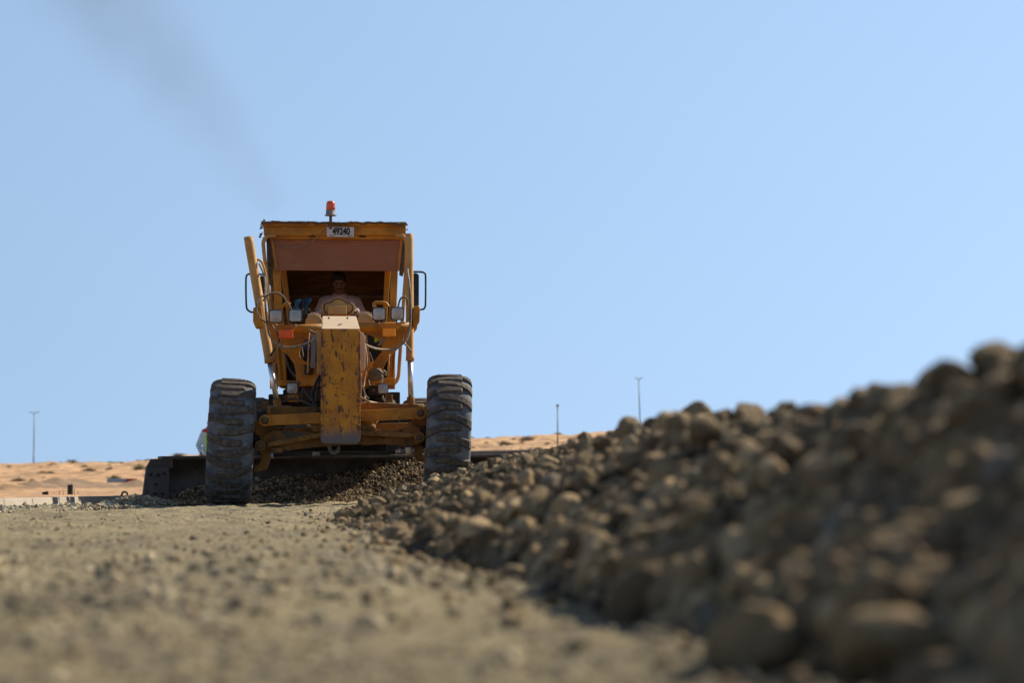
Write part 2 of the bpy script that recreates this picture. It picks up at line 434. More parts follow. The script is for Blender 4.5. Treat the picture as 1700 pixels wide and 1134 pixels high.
def stone(sub, seed, planes=9, soft=.07):
    V, F = ico(sub); r = np.random.default_rng(seed)
    N = r.normal(size=(planes, 3)); N /= np.linalg.norm(N, axis=1)[:, None]; D = r.uniform(.55, 1., planes)
    t = D[None] / np.maximum(V @ N.T, 1e-3); t = np.minimum(t.min(1), 1.15)
    t = t * (1 - soft) + soft * .85
    off = r.uniform(0, 50, 3); V = V * t[:, None]
    V = V * (1 + .07 * vnoise(V[:, 0] * 3 + off[0], V[:, 1] * 3 + V[:, 2] * 2 + off[1], seed)[:, None] + .04 * vnoise(V[:, 2] * 7 + off[0], V[:, 1] * 7 + V[:, 0] * 5, seed + 3)[:, None])
    V *= r.uniform(.75, 1.1, 3)
    return V, F
def rotmats(n, r):
    q = r.normal(size=(n, 4)); q /= np.linalg.norm(q, axis=1)[:, None]; a, b, c, d = q.T
    return np.stack([1 - 2 * (c * c + d * d), 2 * (b * c - a * d), 2 * (b * d + a * c), 2 * (b * c + a * d), 1 - 2 * (b * b + d * d), 2 * (c * d - a * b),
                     2 * (b * d - a * c), 2 * (c * d + a * b), 1 - 2 * (b * b + c * c)], -1).reshape(n, 3, 3)
LIB = {s: [stone(s, 100 * s + i) for i in range(14)] for s in (1, 2, 3)}
def scatter(P, S, sub, r, flat=1.):
    """merge stones of size S at points P -> V, F, tone, hue"""
    Vs, Fs, T, H = [], [], [], []; o = 0; n = len(P); which = r.integers(0, 14, n); Rm = rotmats(n, r)
    tone = r.uniform(0, 1, n); hue = r.uniform(0, 1, n)
    for k in range(14):
        ix = np.where(which == k)[0]
        if not len(ix): continue
        V, F = LIB[sub][k]
        W = np.einsum('nij,vj->nvi', Rm[ix], V) * S[ix][:, None, None]; W[..., 2] *= flat; W += P[ix][:, None, :]
        nv = len(V); Vs.append(W.reshape(-1, 3)); Fs.append((F[None] + (np.arange(len(ix)) * nv)[:, None, None] + o).reshape(-1, 3)); o += nv * len(ix)
        T.append(np.repeat(tone[ix], nv)); H.append(np.repeat(hue[ix], nv))
    return np.concatenate(Vs), np.concatenate(Fs), np.concatenate(T), np.concatenate(H)

def sstep(a, b, x):
    t = np.clip((x - a) / (b - a), 0, 1); return t * t * (3 - 2 * t)

# ------------------------------------------------------------------ ground
def G(x, y):
    f = sstep(1.5, 6, y) * .5 + .5
    return (.014 * vnoise(x * 2.6 + .15 * y, y * .12, 71) + .012 * fbm(x * .9, y * .7, 3, 3) + .014 * f * fbm(x * 3.4, y * 3.4, 5, 3) + .013 * np.maximum(fbm(x * 11, y * 11, 9, 4), -.3))
ys = np.concatenate([np.geomspace(.9, 12, 460), np.linspace(12.03, 34, 560)[1:], np.geomspace(34.1, 62, 60)])
xs = np.concatenate([np.linspace(-5.6, -3.2, 70), np.linspace(-3.17, 3.0, 260), np.linspace(3.05, 7.5, 60)])
X, Y = np.meshgrid(xs, ys)
KERBX = lambda y: -5.02 + .075 * (y - 20)
Z = G(X, Y) - sstep(.25, .55, KERBX(Y) + .42 - X) * .08
Z = np.where(X < KERBX(Y) - .05, -.06, Z)
V, F = grid_np(X, Y, Z)
tag(np_obj('road_bed', V, F, 'road'), kind='structure')

def SANDZ(x, y):
    u = x * 180 / np.maximum(y, 80)
    A = np.interp(u, [-200, -60, -38, -27.6, -23, -10, -2, 7, 20, 60, 200], [.7, .95, 1.2, 1.75, 2.15, 2.8, 3.25, 3.4, 3.3, 2.6, 1.5])
    s = sstep(75, 182, y) * (1 - .25 * sstep(190, 300, y))
    s2 = sstep(85, 150, y)
    right = sstep(-12, 6, x)
    z = .04 + A * (s * (1 - .25 * right) + .25 * right * s2) + s2 * (.22 * fbm(x * .16, y * .06, 21, 4) + .17 * fbm(x * .45, y * .16, 25, 4)) + .02 * fbm(x * .7, y * .7, 31, 3)
    near = sstep(0, .5, KERBX(np.minimum(y, 62)) - .2 - x) + sstep(50, 62, y)
    return np.where(near > 0, z * np.clip(near, 0, 1) - .06 * (1 - np.clip(near, 0, 1)), -.06)
ys = np.concatenate([np.geomspace(10, 60, 90), np.geomspace(60.5, 240, 260)[0:], np.geomspace(245, 900, 40)])
t = np.concatenate([-np.geomspace(3, .26, 40), np.linspace(-.255, .255, 420), np.geomspace(.26, 3, 40)])
Tt, Y = np.meshgrid(t, ys); X = Tt * Y
V, F = grid_np(X, Y, SANDZ(X, Y))
tag(np_obj('desert_sand', V, F, 'sand'), kind='structure')
mb = MB().add([(-3500, -400, -.09), (3500, -400, -.09), (3500, 5000, -.09), (-3500, 5000, -.09)], [(0, 1, 2, 3)])
tag(mb.build('ground', 'sand'), kind='structure')

# loose pebbles pressed in the road bed
def pebbles():
    r = np.random.default_rng(11); n = 26000
    y = np.exp(r.uniform(math.log(2.2), math.log(31), n)); x = r.uniform(-.33, .30, n) * y
    x = np.where(r.random(n) < .12, r.uniform(-4.6, 3, n), x)
    m_ = 900; px_ = r.normal(-.75, .55, m_); py_ = np.abs(r.normal(5.3, 1.3, m_)) + .8
    x = np.concatenate([x, px_]); y = np.concatenate([y, py_]); n = len(x)
    keep = (x > KERBX(y) + .15) & (x < 3) & ((np.arange(n) >= n - m_) | (r.random(n) < np.clip(.45 + 1.1 * fbm(x * 1.3, y * .6, 91, 3), .06, 1))); ex = (np.arange(n) >= n - m_)[keep]; x, y = x[keep], y[keep]; n = len(x)
    s = .0035 + .010 * r.random(n) ** 3 + .0010 * np.sqrt(y) * r.random(n)
    s = np.where(r.random(n) < .012, r.uniform(.013, .026, n), s)
    s = np.where(ex, .006 + .020 * r.random(n) ** 2, s)
    P = np.stack([x, y, G(x, y) + s * .15], -1)
    V, F, T, H = scatter(P, s, 1, r, .75)
    tag(np_obj('loose_pebbles', V, F, 'pebble', {'tone': T, 'hue': H}, smooth=False), kind='stuff',
        label='loose pebbles scattered over the dry road bed', cat='pebbles')
pebbles()

# ------------------------------------------------------------------ windrow on the right
XC = lambda y: np.interp(y, [1.0, 3, 6, 9, 14, 19, 22, 24, 29, 34], [1.02, .90, .76, .60, .20, -.20, -.30, -.32, .0, .25])
WH = lambda y: np.interp(y, [1, 3, 4, 5.2, 6.5, 8, 10, 14, 18, 21, 23.5, 26, 30, 33.5, 34], [.37, .375, .385, .400, .405, .395, .385, .36, .335, .30, .26, .27, .30, .25, .0])
WL = lambda y: np.interp(y, [1, 3, 6, 9, 14, 20, 23.5, 26, 30], [.38, .42, .66, .92, 1.16, 1.05, .55, .42, .5])
def WZ(x, y, rough=True):
    c, h, wl = XC(y), WH(y), WL(y)
    wob = .13 * fbm(x * 0 + 3.3, y * 1.5, 44, 4)
    t = np.where(x < c, (c - x) / (wl + wob), (x - c) / 1.25); t = np.clip(t, 0, 1.2)
    z = h * (np.clip(1 - t, 0, 1) ** 1.15) * 1.03 - .03 * np.exp(-(t / .15) ** 2) + .035 * sstep(0, .12, 1 - t)
    if rough:
        z = z + sstep(0, .25, 1 - t) * (.045 * fbm(x * 2.2, y * 2.2, 51, 2) + .055 * np.maximum(fbm(x * 6, y * 6, 57, 2), -.4) + .024 * fbm(x * 22, y * 22, 59, 2)) * np.clip(h / .5, .3, 1)
    return np.where(t < 1, z, -.05)
ys = np.concatenate([np.geomspace(1.5, 12, 420), np.linspace(12.05, 34.2, 420)])
t = np.linspace(0, 1, 200)
X = (XC(ys) - WL(ys) - .15)[:, None] + t[None] * (WL(ys) + 1.5)[:, None]; Y = np.repeat(ys[:, None], len(t), 1)
V, F = grid_np(X, Y, np.maximum(WZ(X, Y), -.05))
def windrow():
    r = np.random.default_rng(23)
    n = 40000
    y = np.exp(r.uniform(math.log(1.7), math.log(33.5), n))
    f = r.uniform(0, 1.04, n); side = r.random(n) < .72; spill = r.random(n) < .07; f = np.where(spill & side, 1. + r.exponential(.16, n), f)
    x = np.where(side, XC(y) - f * WL(y), XC(y) + np.minimum(f, 1) * 1.2)
    s = np.exp(r.normal(math.log(.0140), .72, n)); s = np.clip(s, .005, .058)
    s = np.where((r.random(n) < .022) & (f > .06), r.uniform(.028, .054, n), s)
    s = np.where(y < 7, s * .85, s)
    s = np.where(f > 1.04, np.minimum(s, .024) * .85, s)
    z = np.maximum(WZ(x, y), G(x, y)) + s * r.uniform(-.5, .4, n)
    P = np.stack([x, y, z], -1)
    near = (y < 11) & (s > .017); big = near & (s > .034)
    near &= ~big
    V1, F1, T1, H1 = scatter(P[near], s[near], 2, r)
    V3, F3, T3, H3 = scatter(P[big], s[big], 3, r)
    F1 = np.concatenate([F1, F3 + len(V1)]); V1 = np.concatenate([V1, V3]); T1 = np.concatenate([T1, T3]); H1 = np.concatenate([H1, H3])
    near |= big
    V2, F2, T2, H2 = scatter(P[~near], s[~near], 1, r)
    F0 = np.concatenate([F[:, [0, 1, 2]], F[:, [0, 2, 3]]]); n0 = len(V)
    VV = np.concatenate([V, V1, V2]); FF = np.concatenate([F0, F1 + n0, F2 + n0 + len(V1)])
    z0 = np.zeros(n0) + .5
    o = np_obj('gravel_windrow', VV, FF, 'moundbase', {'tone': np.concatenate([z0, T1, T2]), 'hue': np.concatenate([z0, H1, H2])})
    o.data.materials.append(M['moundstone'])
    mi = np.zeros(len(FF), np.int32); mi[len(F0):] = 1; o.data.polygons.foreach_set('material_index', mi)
    smf = np.ones(len(FF), bool); smf[len(F0):] = False; o.data.polygons.foreach_set('use_smooth', smf)
    tag(o, kind='stuff', label='long brown windrow of gravel and clods beside the road bed', cat='gravel')
windrow()

# big stones that stand out of the windrow and on the road bed: things of their own
def big_stone(name, px, py, d, size, label, cat, mat='moundstone', seed=0, sq=(1, 1, 1), tone=.5, hue=.5, group=None, rz=0):
    V, F = stone(4, 900 + seed, 11, .15); V = V * np.array(sq) * size
    fx, fy = V[:, 0] / size, V[:, 1] / size
    V = V * (1 + .05 * fbm(fx * 4, fy * 4 + V[:, 2] / size * 3, seed + 5, 4)[:, None])
    if px > 500:                       # lies on the windrow: follow the line of sight down to its surface
        for dd in np.arange(2.2, 30, .04):
            x_, z_ = (px - 850) / FPX * dd, CH + (800 - py) / FPX * dd
            if z_ < max(float(WZ(np.array([x_]), np.array([dd]))[0]), 0) + size * .35: size *= dd / d; V = V * (dd / d); d = float(dd); break
    o = np_obj(name, V, F, mat, {'tone': np.full(len(V), tone), 'hue': np.full(len(V), hue)})
    o.location = ((px - 850) / FPX * d, d, CH + (800 - py) / FPX * d); o.rotation_euler = (0, 0, rz)
    return tag(o, label=label, cat=cat, group=group)
big_stone('clod', 1655, 603, 4.3, .050, 'round dark clod standing alone on the highest crest at the right edge', 'clod', seed=1, tone=.35, sq=(1, 1, .95))
big_stone('stone', 1160, 972, 5.0, .068, 'smooth pinkish-grey stone beside a darker boulder at the foot of the windrow', 'stone', seed=2, tone=.75, hue=.4)
big_stone('stone', 1078, 996, 4.85, .078, 'dark round boulder at the foot of the windrow, left of the pinkish-grey stone', 'stone', seed=3, tone=.2)
big_stone('stone', 916, 806, 12, .062, 'small pale blue-grey stone high on the windrow left of centre', 'stone', seed=4, tone=.8, hue=1.)
big_stone('stone', 1530, 1075, 2.9, .078, 'largest blurred boulder in the lower right corner', 'stone', seed=5, tone=.5, sq=(1.5, 1, .85))
big_stone('stone', 1275, 1068, 3.7, .085, 'blurred wedge-shaped boulder on the windrow foot near the bottom edge', 'stone', seed=6, tone=.5, sq=(1.3, 1, .7), rz=.6)
big_stone('stone', 1375, 795, 6.2, .068, 'brown block-shaped stone half way up the windrow with a sunlit face', 'stone', seed=7, tone=.5, hue=.1, sq=(1.4, 1, .75))
big_stone('clod', 1165, 720, 11.5, .085, 'tan clod where the windrow crest steps down beside the far lamp post', 'clod', seed=8, tone=.5, sq=(1.2, 1, 1.1))
big_stone('stone', 660, 845, 15.5, .055, 'dark stone at the tip of the windrow toe in front of the grader', 'stone', seed=9, tone=.15)
big_stone('stone', 800, 893, 10.2, .075, 'grey-brown stone at the toe of the windrow below the right front wheel', 'stone', seed=10, tone=.3, sq=(1.2, 1, .8))
big_stone('stone', 195, 966, 6.0, .027, 'pale flat stone on the road bed at lower left', 'stone', 'pebble', 11, (1.2, 1, .8), .95, .9)
big_stone('stone', 275, 974, 5.75, .021, 'grey stone right of the pale flat stone on the road bed', 'stone', 'pebble', 12, (1.2, 1, .8), .35, .9)
big_stone('clod', 180, 861, 16.5, .030, 'dark clod on the road bed in front of the blade end', 'clod', 'moundstone', 13, (1.3, 1, .9), .1)
big_stone('clod', 22, 880, 12.5, .027, 'dark clod near the left edge of the road bed', 'clod', 'moundstone', 14, (1.3, 1, .6), .15)
big_stone('clod', 234, 882, 12.2, .022, 'small dark clod on the road bed below the gravel in front of the blade', 'clod', 'moundstone', 15, (1.1, 1, .9), .1)

# ------------------------------------------------------------------ the grader
D0 = 25.0; GX = (563 - 850) / FPX * D0
GROT = math.atan(-GX / D0)
GR = empty('motor_grader', (GX, D0, 0), GROT, label='yellow motor grader seen from the front with scratched nose block and open cab', cat='motor grader')
GM = Matrix.Translation((GX, D0, 0)) @ Matrix.Rotation(GROT, 4, 'Z')
def kk(v): return (D0 + v) / FPX
def P(px, py, v): return Vector(((px - 563) * kk(v), v, CH + (800 - py) * kk(v)))
def PL(pts, v): return [((px - 563) * kk(v), CH + (800 - py) * kk(v)) for px, py in pts]

def round_rect(cx, cz, hx, hz, r, n=5):
    o = []
    for qx, qz, a0 in ((1, 1, 0), (-1, 1, 90), (-1, -1, 180), (1, -1, 270)):
        for i in range(n + 1):
            a = R(a0 + 90 * i / n); o.append((cx + qx * (hx - r) + r * math.cos(a), cz + qz * (hz - r) + r * math.sin(a)))
    return o

# nose block and its sloped cap
x0, x1 = -.186, .214
zb, zt = CH + (800 - 737) * kk(-.6), CH + (800 - 546) * kk(-.6)
pts = [(x0 + .03, zb), (x1 - .03, zb), (x1 - .008, zb + .02), (x1, zb + .05), (x1, zt - .03), (x1 - .03, zt), (x0 + .03, zt), (x0, zt - .03), (x0, zb + .05), (x0 + .008, zb + .02)]
nose = MB().prism(pts, -.60, -.22).build('nose_block', 'nose', GR, .008)
cap = MB().hexa([(x0 + .004, -.595, zt + .002), (x1 - .004, -.595, zt + .002), (x1 - .03, .30, zt + .002), (x0 + .004, .30, zt + .002),
                 (x0 + .008, -.56, zt + .012), (x1 - .02, -.56, zt + .012), (x1 - .045, -.10, zt + .165), (x0 + .010, -.10, zt + .165)])
cap = MB().prism([(0, 0)], 0, 0) if False else cap
capo = cap.build('nose_cap', 'cream', GR, .012, label='sunlit cream cap sloping over the nose block')  # cream colour stands in for sun on the sloped top
b = MB()
for px in (545, 576):
    p = P(px, 533, -.36); b.lathe([(.010, -.02), (.010, .03), (.004, .034)], 'y', (p.x, p.y - .03, p.z + .03), 8)
b.each('cap_bolt', 'bolt', capo)

# main frame (gooseneck) running back to the cab, flared side plates
MB().hexa([(-.15, -.22, .78), (.17, -.22, .78), (.17, .5, 1.0), (-.15, .5, 1.0), (-.15, -.22, 1.78), (.17, -.22, 1.78), (.17, .5, 1.82), (-.15, .5, 1.82)]) \
    .hexa([(-.15, .5, 1.35), (.17, .5, 1.35), (.15, 3.9, 1.55), (-.15, 3.9, 1.55), (-.15, .5, 1.82), (.17, .5, 1.82), (.15, 3.9, 1.95), (-.15, 3.9, 1.95)]) \
    .build('main_frame', 'yellow', GR, .02)
sp = MB().prism(PL([(525, 548), (534, 548), (534, 622), (526, 622)], -.1), -.12, -.04).build('side_plate', 'yellow_dusty', GR, .006)
MB().prism(PL([(596, 551), (602, 553), (606, 560), (606, 611), (602, 614), (596, 614)], -.1), -.12, .35).build('side_plate', 'cream', GR, .006, label='sunlit cream side plate right of the nose')  # sunlight on this side is painted in as cream

# ---- front axle group
ax = MB()
Lp, Rp = P(434, 741, -.05), P(698, 727, -.05)
top = PL([(433, 728), (452, 716), (462, 712), (478, 731), (534, 714), (600, 711), (650, 716), (668, 712), (680, 700), (697, 712), (700, 727), (697, 738), (680, 742), (640, 738), (600, 738), (534, 742), (480, 748), (450, 750), (433, 750)], 0)
ax.prism(top, -.10, -.02)
ax.prism(PL([(445, 736), (534, 719), (600, 716), (690, 720), (690, 728), (600, 724), (534, 727), (445, 744)], 0), -.20, -.10)
axle = ax.build('front_axle', 'axle', GR, .008)
mb = MB()
for p, r in ((P(434, 741, 0), .055), (P(695, 727, 0), .055)):
    mb.lathe([(r, -.24), (r, .04)], 'y', (p.x, 0, p.z), 20)
mb.each('kingpin_boss', 'axle', axle, .006)
mb = MB()
for p in (P(434, 741, 0), P(695, 727, 0)):
    mb.lathe([(.030, -.262), (.034, -.24)], 'y', (p.x, 0, p.z), 12)
mb.each('pin_bolt', 'bolt', axle)
# arched rear flange of the axle casting
MB().prism(PL([(450, 676), (540, 676), (608, 668), (694, 672), (702, 682), (702, 690), (600, 690), (450, 700)], .2), .16, .24).build('axle_flange', 'axle', GR, .01)
lb = MB()
a, c = P(441, 699, -.2), P(697, 686, -.2)
lb.hexa([(a.x, -.26, a.z - .055), (c.x, -.26, c.z - .062), (c.x, -.18, c.z - .062), (a.x, -.18, a.z - .055),
         (a.x, -.26, a.z + .055), (c.x, -.26, c.z + .058), (c.x, -.18, c.z + .058), (a.x, -.18, a.z + .055)])
for p, r in ((a, .060), (c, .070)): lb.lathe([(r, -.285), (r, -.165)], 'y', (p.x, 0, p.z), 22)
lean = lb.build('lean_bar', 'yellow', GR, .006)
mb = MB()
for p in (a, c): mb.lathe([(.026, -.312), (.038, -.300), (.038, -.28)], 'y', (p.x, 0, p.z), 14)
mb.each('pin_bolt', 'bolt', lean)
MB().prism(PL([(602, 684), (619, 684), (619, 718), (602, 718)], -.15), -.17, -.06).build('link_plate', 'yellow', GR, .005)
pz = P(565, 711, -.1).z
MB().lathe([(.030, -.30), (.048, -.26), (.048, .32), (.030, .36)], 'x', ((P(566, 0, -.1).x), -.14, pz), 18).build('centre_pin', 'axle', GR)
MB().cyl(P(600, 739 - 3, .05), P(676, 730, .05), .026).cyl(P(440, 711, .05), P(532, 716, .05), .022).each('lean_cylinder', 'axle', GR)
tr = MB().cyl(P(452, 757, -.25), P(680, 750, -.25), .014).build('tie_rod', 'dark', GR)
MB().cyl(P(656, 750.5, -.25), P(672, 750, -.25), .026, 12).cyl(P(519, 754, -.3), P(532, 753.6, -.3), .022, 10).each('rod_sleeve', 'steel', tr)
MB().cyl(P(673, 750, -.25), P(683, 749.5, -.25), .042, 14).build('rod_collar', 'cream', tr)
MB().cyl(P(449, 757, -.25), P(455, 756.6, -.25), .032, 8).cyl(P(661, 750.3, -.25), P(666, 750.1, -.25), .038, 6).cyl(P(684, 749.5, -.25), P(689, 749.3, -.25), .034, 6).each('rod_nut', 'steel', tr)
for kpts in ([(452, 690), (424, 700), (424, 722), (440, 728), (433, 745), (434, 766), (428, 774), (424, 772), (424, 784), (444, 780), (449, 766), (452, 745), (450, 720), (456, 712)],
             [(690, 680), (712, 690), (712, 735), (702, 742), (700, 756), (708, 762), (708, 768), (692, 766), (683, 752), (682, 738), (686, 720), (682, 708)]):
    MB().prism(PL(kpts, .02), -.03, .10).build('steering_knuckle', 'axle', GR, .01)
mb = MB()
for s_, pc in ((-1, P(432, 722, 0)), (1, P(700, 714, 0))):
    mb.lathe([(.13, -.03), (.13, .03), (.09, .05), (.09, .16)], 'x', (pc.x - (.16 if s_ < 0 else -.02), .05, pc.z - .06), 20)
mb.each('wheel_hub', 'dark', GR, .006)
MB().box(P(452, 0, 0).x, P(470, 0, 0).x, -.18, -.06, P(0, 752, 0).z, P(0, 745, 0).z).build('grease_block', 'axle', GR)
# chain hanging from the front hook
ch = MB()
cpts = crspline([P(547, 741, -.35), P(549, 749, -.35), P(555, 752, -.36), P(561, 749, -.36), P(563, 742, -.35)], 3)
for i in range(len(cpts) - 1):
    m_ = (cpts[i] + cpts[i + 1]) / 2; a_ = (cpts[i + 1] - cpts[i]).normalized() * .022; q = Vector((0, 1, 0)) if i % 2 else a_.cross(Vector((0, 1, 0))).normalized()
    ring = [m_ + a_ * math.cos(t) + q * .014 * math.sin(t) for t in [2 * math.pi * j / 12 for j in range(13)]]
    ch.sweep(ring, .006, 6, cap=False)
ch.build('tow_chain', 'steel', GR)

# ---- wheels
def tyre_mesh(w_=.47, Rr=.66, direction=1, nb=18):
    hw = w_ / 2
    prof = [(.33, -.16), (.35, -.185), (.42, -.212), (.49, -.226), (.545, -.229), (.578, -.217), (.600, -.190), (.614, -.145), (.622, -.07), (.624, 0)]
    sc = Rr / .66
    prof = [(r * sc, h * hw / .235) for r, h in prof]; prof += [(r, -h) for r, h in prof[::-1][1:]]
    n = 120; V = []; F = []
    for r, h in prof:
        for j in range(n):
            a = 2 * math.pi * j / n; V.append((h, r * math.cos(a), r * math.sin(a)))
    for i in range(len(prof) - 1):
        for j in range(n):
            k = (j + 1) % n; F.append((i * n + j, i * n + k, (i + 1) * n + k, (i + 1) * n + j))
    lug = [0.] * len(V); sm = [True] * len(F)
    hs = np.array([p[1] for p in prof]); rs = np.array([p[0] for p in prof])
    mid = slice(3, len(prof) - 3)
    def base_r(u): return float(np.interp(u, hs[mid], rs[mid]))
    pitch = 2 * math.pi / nb
    for side in (-1, 1):
        for b_ in range(nb):
            a0 = (b_ + (0 if side < 0 else .5)) * pitch
            # stations from inner (past the centre) to the shoulder: u, centre shift (m), half width, top radius above crown
            st = [(-.128, .000, .024, -.010), (-.116, .000, .033, .0), (.02, .000, .036, .0), (.075, .010, .037, -.003), (.135, .032, .039, -.011), (.180, .050, .042, -.024), (.212, .064, .046, -.045), (.232, .076, .052, -.080)]
            base = len(V)
            for (u, cs, hwid, up) in st:
                u_ = side * u * hw / .235; cs = cs * direction
                top_r = Rr + up
                br = top_r - .048
                uu = u_
                for dd, rr, kx in ((-1.25, br, 0), (-.92, top_r, 1), (.92, top_r, 1), (1.25, br, 0)):
                    an = a0 + (cs + hwid * dd) / Rr
                    ux = uu if kx else uu * (1 if u < .2 else .97)
                    V.append((ux, rr * math.cos(an), rr * math.sin(an))); lug.append(1. if kx else 0.)
            m_ = len(st)
            for i in range(m_ - 1):
                for q in range(3):
                    F.append((base + i * 4 + q, base + i * 4 + q + 1, base + (i + 1) * 4 + q + 1, base + (i + 1) * 4 + q)); sm.append(False)
            F.append((base, base + 1, base + 2, base + 3)); F.append((base + (m_ - 1) * 4 + 3, base + (m_ - 1) * 4 + 2, base + (m_ - 1) * 4 + 1, base + (m_ - 1) * 4)); sm += [False, False]
    me = bpy.data.meshes.new('tyre'); me.from_pydata(V, [], F); me.polygons.foreach_set('use_smooth', sm)
    at = me.attributes.new('lug', 'FLOAT', 'POINT'); at.data.foreach_set('value', lug)
    bm = bmesh.new(); bm.from_mesh(me); bmesh.ops.recalc_face_normals(bm, faces=bm.faces); bm.to_mesh(me); bm.free()
    me.materials.append(M['tyre']); return me
TY = {1: tyre_mesh(direction=1), -1: tyre_mesh(direction=-1)}
def wheel(loc, lean=0., steer=0., direction=1, spin=0., scale=1., face=1):
    wmb = MB()
    f = face
    wmb.lathe([(.335, -.17), (.345, -.19), (.315, -.17), (.30, -.05 * f), (.16, -.02 * f), (.13, .06 * f), (.08, .07 * f), (.08, -.0), (.29, .10), (.315, .17), (.345, .19), (.335, .17)], 'x', n=36)
    for j in range(8):
        a = 2 * math.pi * j / 8; wmb.cyl((.0 - .05 * f, .2 * math.cos(a), .2 * math.sin(a)), (.02, .2 * math.cos(a), .2 * math.sin(a)), .014, 6)
    wo = wmb.build('wheel', 'yellow_dusty', GR, 0, loc, (0, lean, steer)); wo.scale = (scale,) * 3
    ty = bpy.data.objects.new('tyre', TY[direction]); COL.objects.link(ty); ty.parent = wo; ty.rotation_euler = (spin, 0, 0)
    b_ = ty.modifiers.new('b', 'BEVEL'); b_.width = .006; b_.segments = 2; b_.limit_method = 'ANGLE'; b_.angle_limit = R(35)
    return wo
wl = P(385, 737, 0); wr = P(743, 729, 0)
wheel((wl.x, 0, .655), R(2.3), R(1.2), -1, .03, 1.0, -1)
wheel((wr.x, -.02, .705), R(2.0), R(-1.5), 1, .2, 1.0, 1)
for sx in (-1.0, 1.0):
    for vy in (5.7, 7.25):
        wheel((sx * 1.05 - .02, vy, .655), 0, 0, 1, .1 * vy, 1.0, sx)

# ---- drawbar, circle, blade
db = MB()
for s_ in (-1, 1):
    db.hexa([(s_ * .06, .1, .70), (s_ * .20, .1, .70), (s_ * .85, 1.9, .74), (s_ * .70, 1.9, .74), (s_ * .06, .1, .84), (s_ * .20, .1, .84), (s_ * .85, 1.9, .86), (s_ * .70, 1.9, .86)])
db.box(-.9, .9, 1.85, 2.05, .74, .861)
drawbar = db.build('drawbar', 'yellow', GR, .01)
MB().prism(PL([(608, 704), (680, 702), (676, 716), (650, 724), (620, 716)], .5), .5, .56).build('drawbar_gusset', 'yellow_dusty', drawbar, .004)
MB().prism(PL([(450, 716), (500, 700), (532, 714), (532, 722), (480, 730)], .5), .5, .56).build('drawbar_gusset', 'grey', drawbar, .004)
MB().lathe([(.02, -.14), (.06, -.10), (.09, .0), (.10, .16)], 'y', (P(616, 0, .45).x, .45, P(0, 690, .45).z), 20).build('ball_socket', 'yellow_dusty', drawbar)
MB().hexa([tuple(P(600, 668, .4)), tuple(P(610, 664, .4)), tuple(P(665, 676, .6)), tuple(P(640, 690, .6)), tuple(P(600, 690, .3)), tuple(P(612, 688, .3)), tuple(P(660, 688, .5)), tuple(P(640, 694, .5))]).build('socket_cover', 'cream', drawbar, .01)  # lit look of the cover is put into its cream colour
MB().lathe([(.72, -.04), (.78, -.05), (.78, .05), (.68, .05), (.68, -.04)], 'z', (0, 2.75, .78), 48).build('circle', 'axle', GR)
bl0 = Vector((-2.02, 1.95)); bl1 = Vector((1.93, 3.5))
bd = (bl1 - bl0).normalized(); bn = Vector((bd.y, -bd.x))       # bn points towards the camera
def blade_pt(s_, f, z): q = bl0 + (bl1 - bl0) * s_ + bn * f; return (q.x, q.y, z)
def bprof(th):
    o = []
    for i in range(11):
        a = -1 + 2 * i / 10
        o.append((.15 * a * a + (.04 if a > 0 else 0) * a * a, .03 + .49 * (i / 10)))
    return o
V = []; F = []; fr = bprof(0)
L_ = [(f, z) for f, z in fr] + [(f - .03, z) for f, z in fr[::-1]]
n = len(L_); NS = 24
ZT = lambda s_: .05 * s_
for i in range(NS + 1):
    s_ = i / NS
    for f, z in L_: V.append(blade_pt(s_, f, z + ZT(s_)))
for i in range(NS):
    for j in range(n): k = (j + 1) % n; F.append((i * n + j, i * n + k, (i + 1) * n + k, (i + 1) * n + j))
mb = MB().add(V, F, True); mb.add(V[:n], [tuple(range(n))]); mb.add(V[-n:], [tuple(range(n))])
blade = mb.build('moldboard', 'blade', GR)
mb = MB()
def seg(s0, s1, f0, f1, z0, z1, e0=0, e1=0):
    mb.hexa([blade_pt(s0, f0, z0 + ZT(s0)), blade_pt(s1, f0, z0 + ZT(s1)), blade_pt(s1, f1, z0 + ZT(s1)), blade_pt(s0, f1, z0 + ZT(s0)),
             blade_pt(s0 + e0, f0, z1 + ZT(s0)), blade_pt(s1 + e1, f0, z1 + ZT(s1)), blade_pt(s1 + e1, f1, z1 + ZT(s1)), blade_pt(s0 + e0, f1, z1 + ZT(s0))])
seg(.0, .985, .06, .215, .495, .53)
mb.build('top_rail', 'blade', blade, .006)
mb = MB(); seg(-.042, .03, .17, .22, .395, .50, .014, 0); seg(.955, 1.035, .17, .22, .40, .50, 0, .01)
mb.each('rail_end', 'blade', blade, .006)
mb = MB(); seg(-.055, .018, .20, .24, .0, .40, .012, 0.)
eb = mb.build('end_bit', 'bit', blade, .01, label='grey end bit with bolt holes at the left end of the blade')
mb = MB()
for s_, z in ((-.020, .10), (-.018, .20), (-.012, .30), (-.032, .31), (.0, .10), (.005, .32)):
    p = blade_pt(s_, .245, z + .02); mb.sweep([Vector(p), Vector(p) + Vector((bn.x, bn.y, 0)) * -.004 + Vector((bn.x, bn.y, 0)) * .02], .017, 10)
mb.each('bolt', 'dark', eb)
mb = MB(); seg(.945, 1.02, .19, .235, -.01, .36, 0., -.012)
mb.build('end_bit', 'bit', blade, .01)
mb = MB(); seg(-.03, 1.01, .13, .155, -.02, .12)
mb.build('cutting_edge', 'bit', blade, .004)
MB().box(-.55, .55, 2.95, 3.6, .60, .74).build('circle_frame', 'dark', GR, .01)
MB().box(-1.0, .95, 4.25, 4.4, .36, 1.10).build('underbody_dark_sheet', 'dark', GR, .02)  # dark sheet added to darken the view beneath the machine

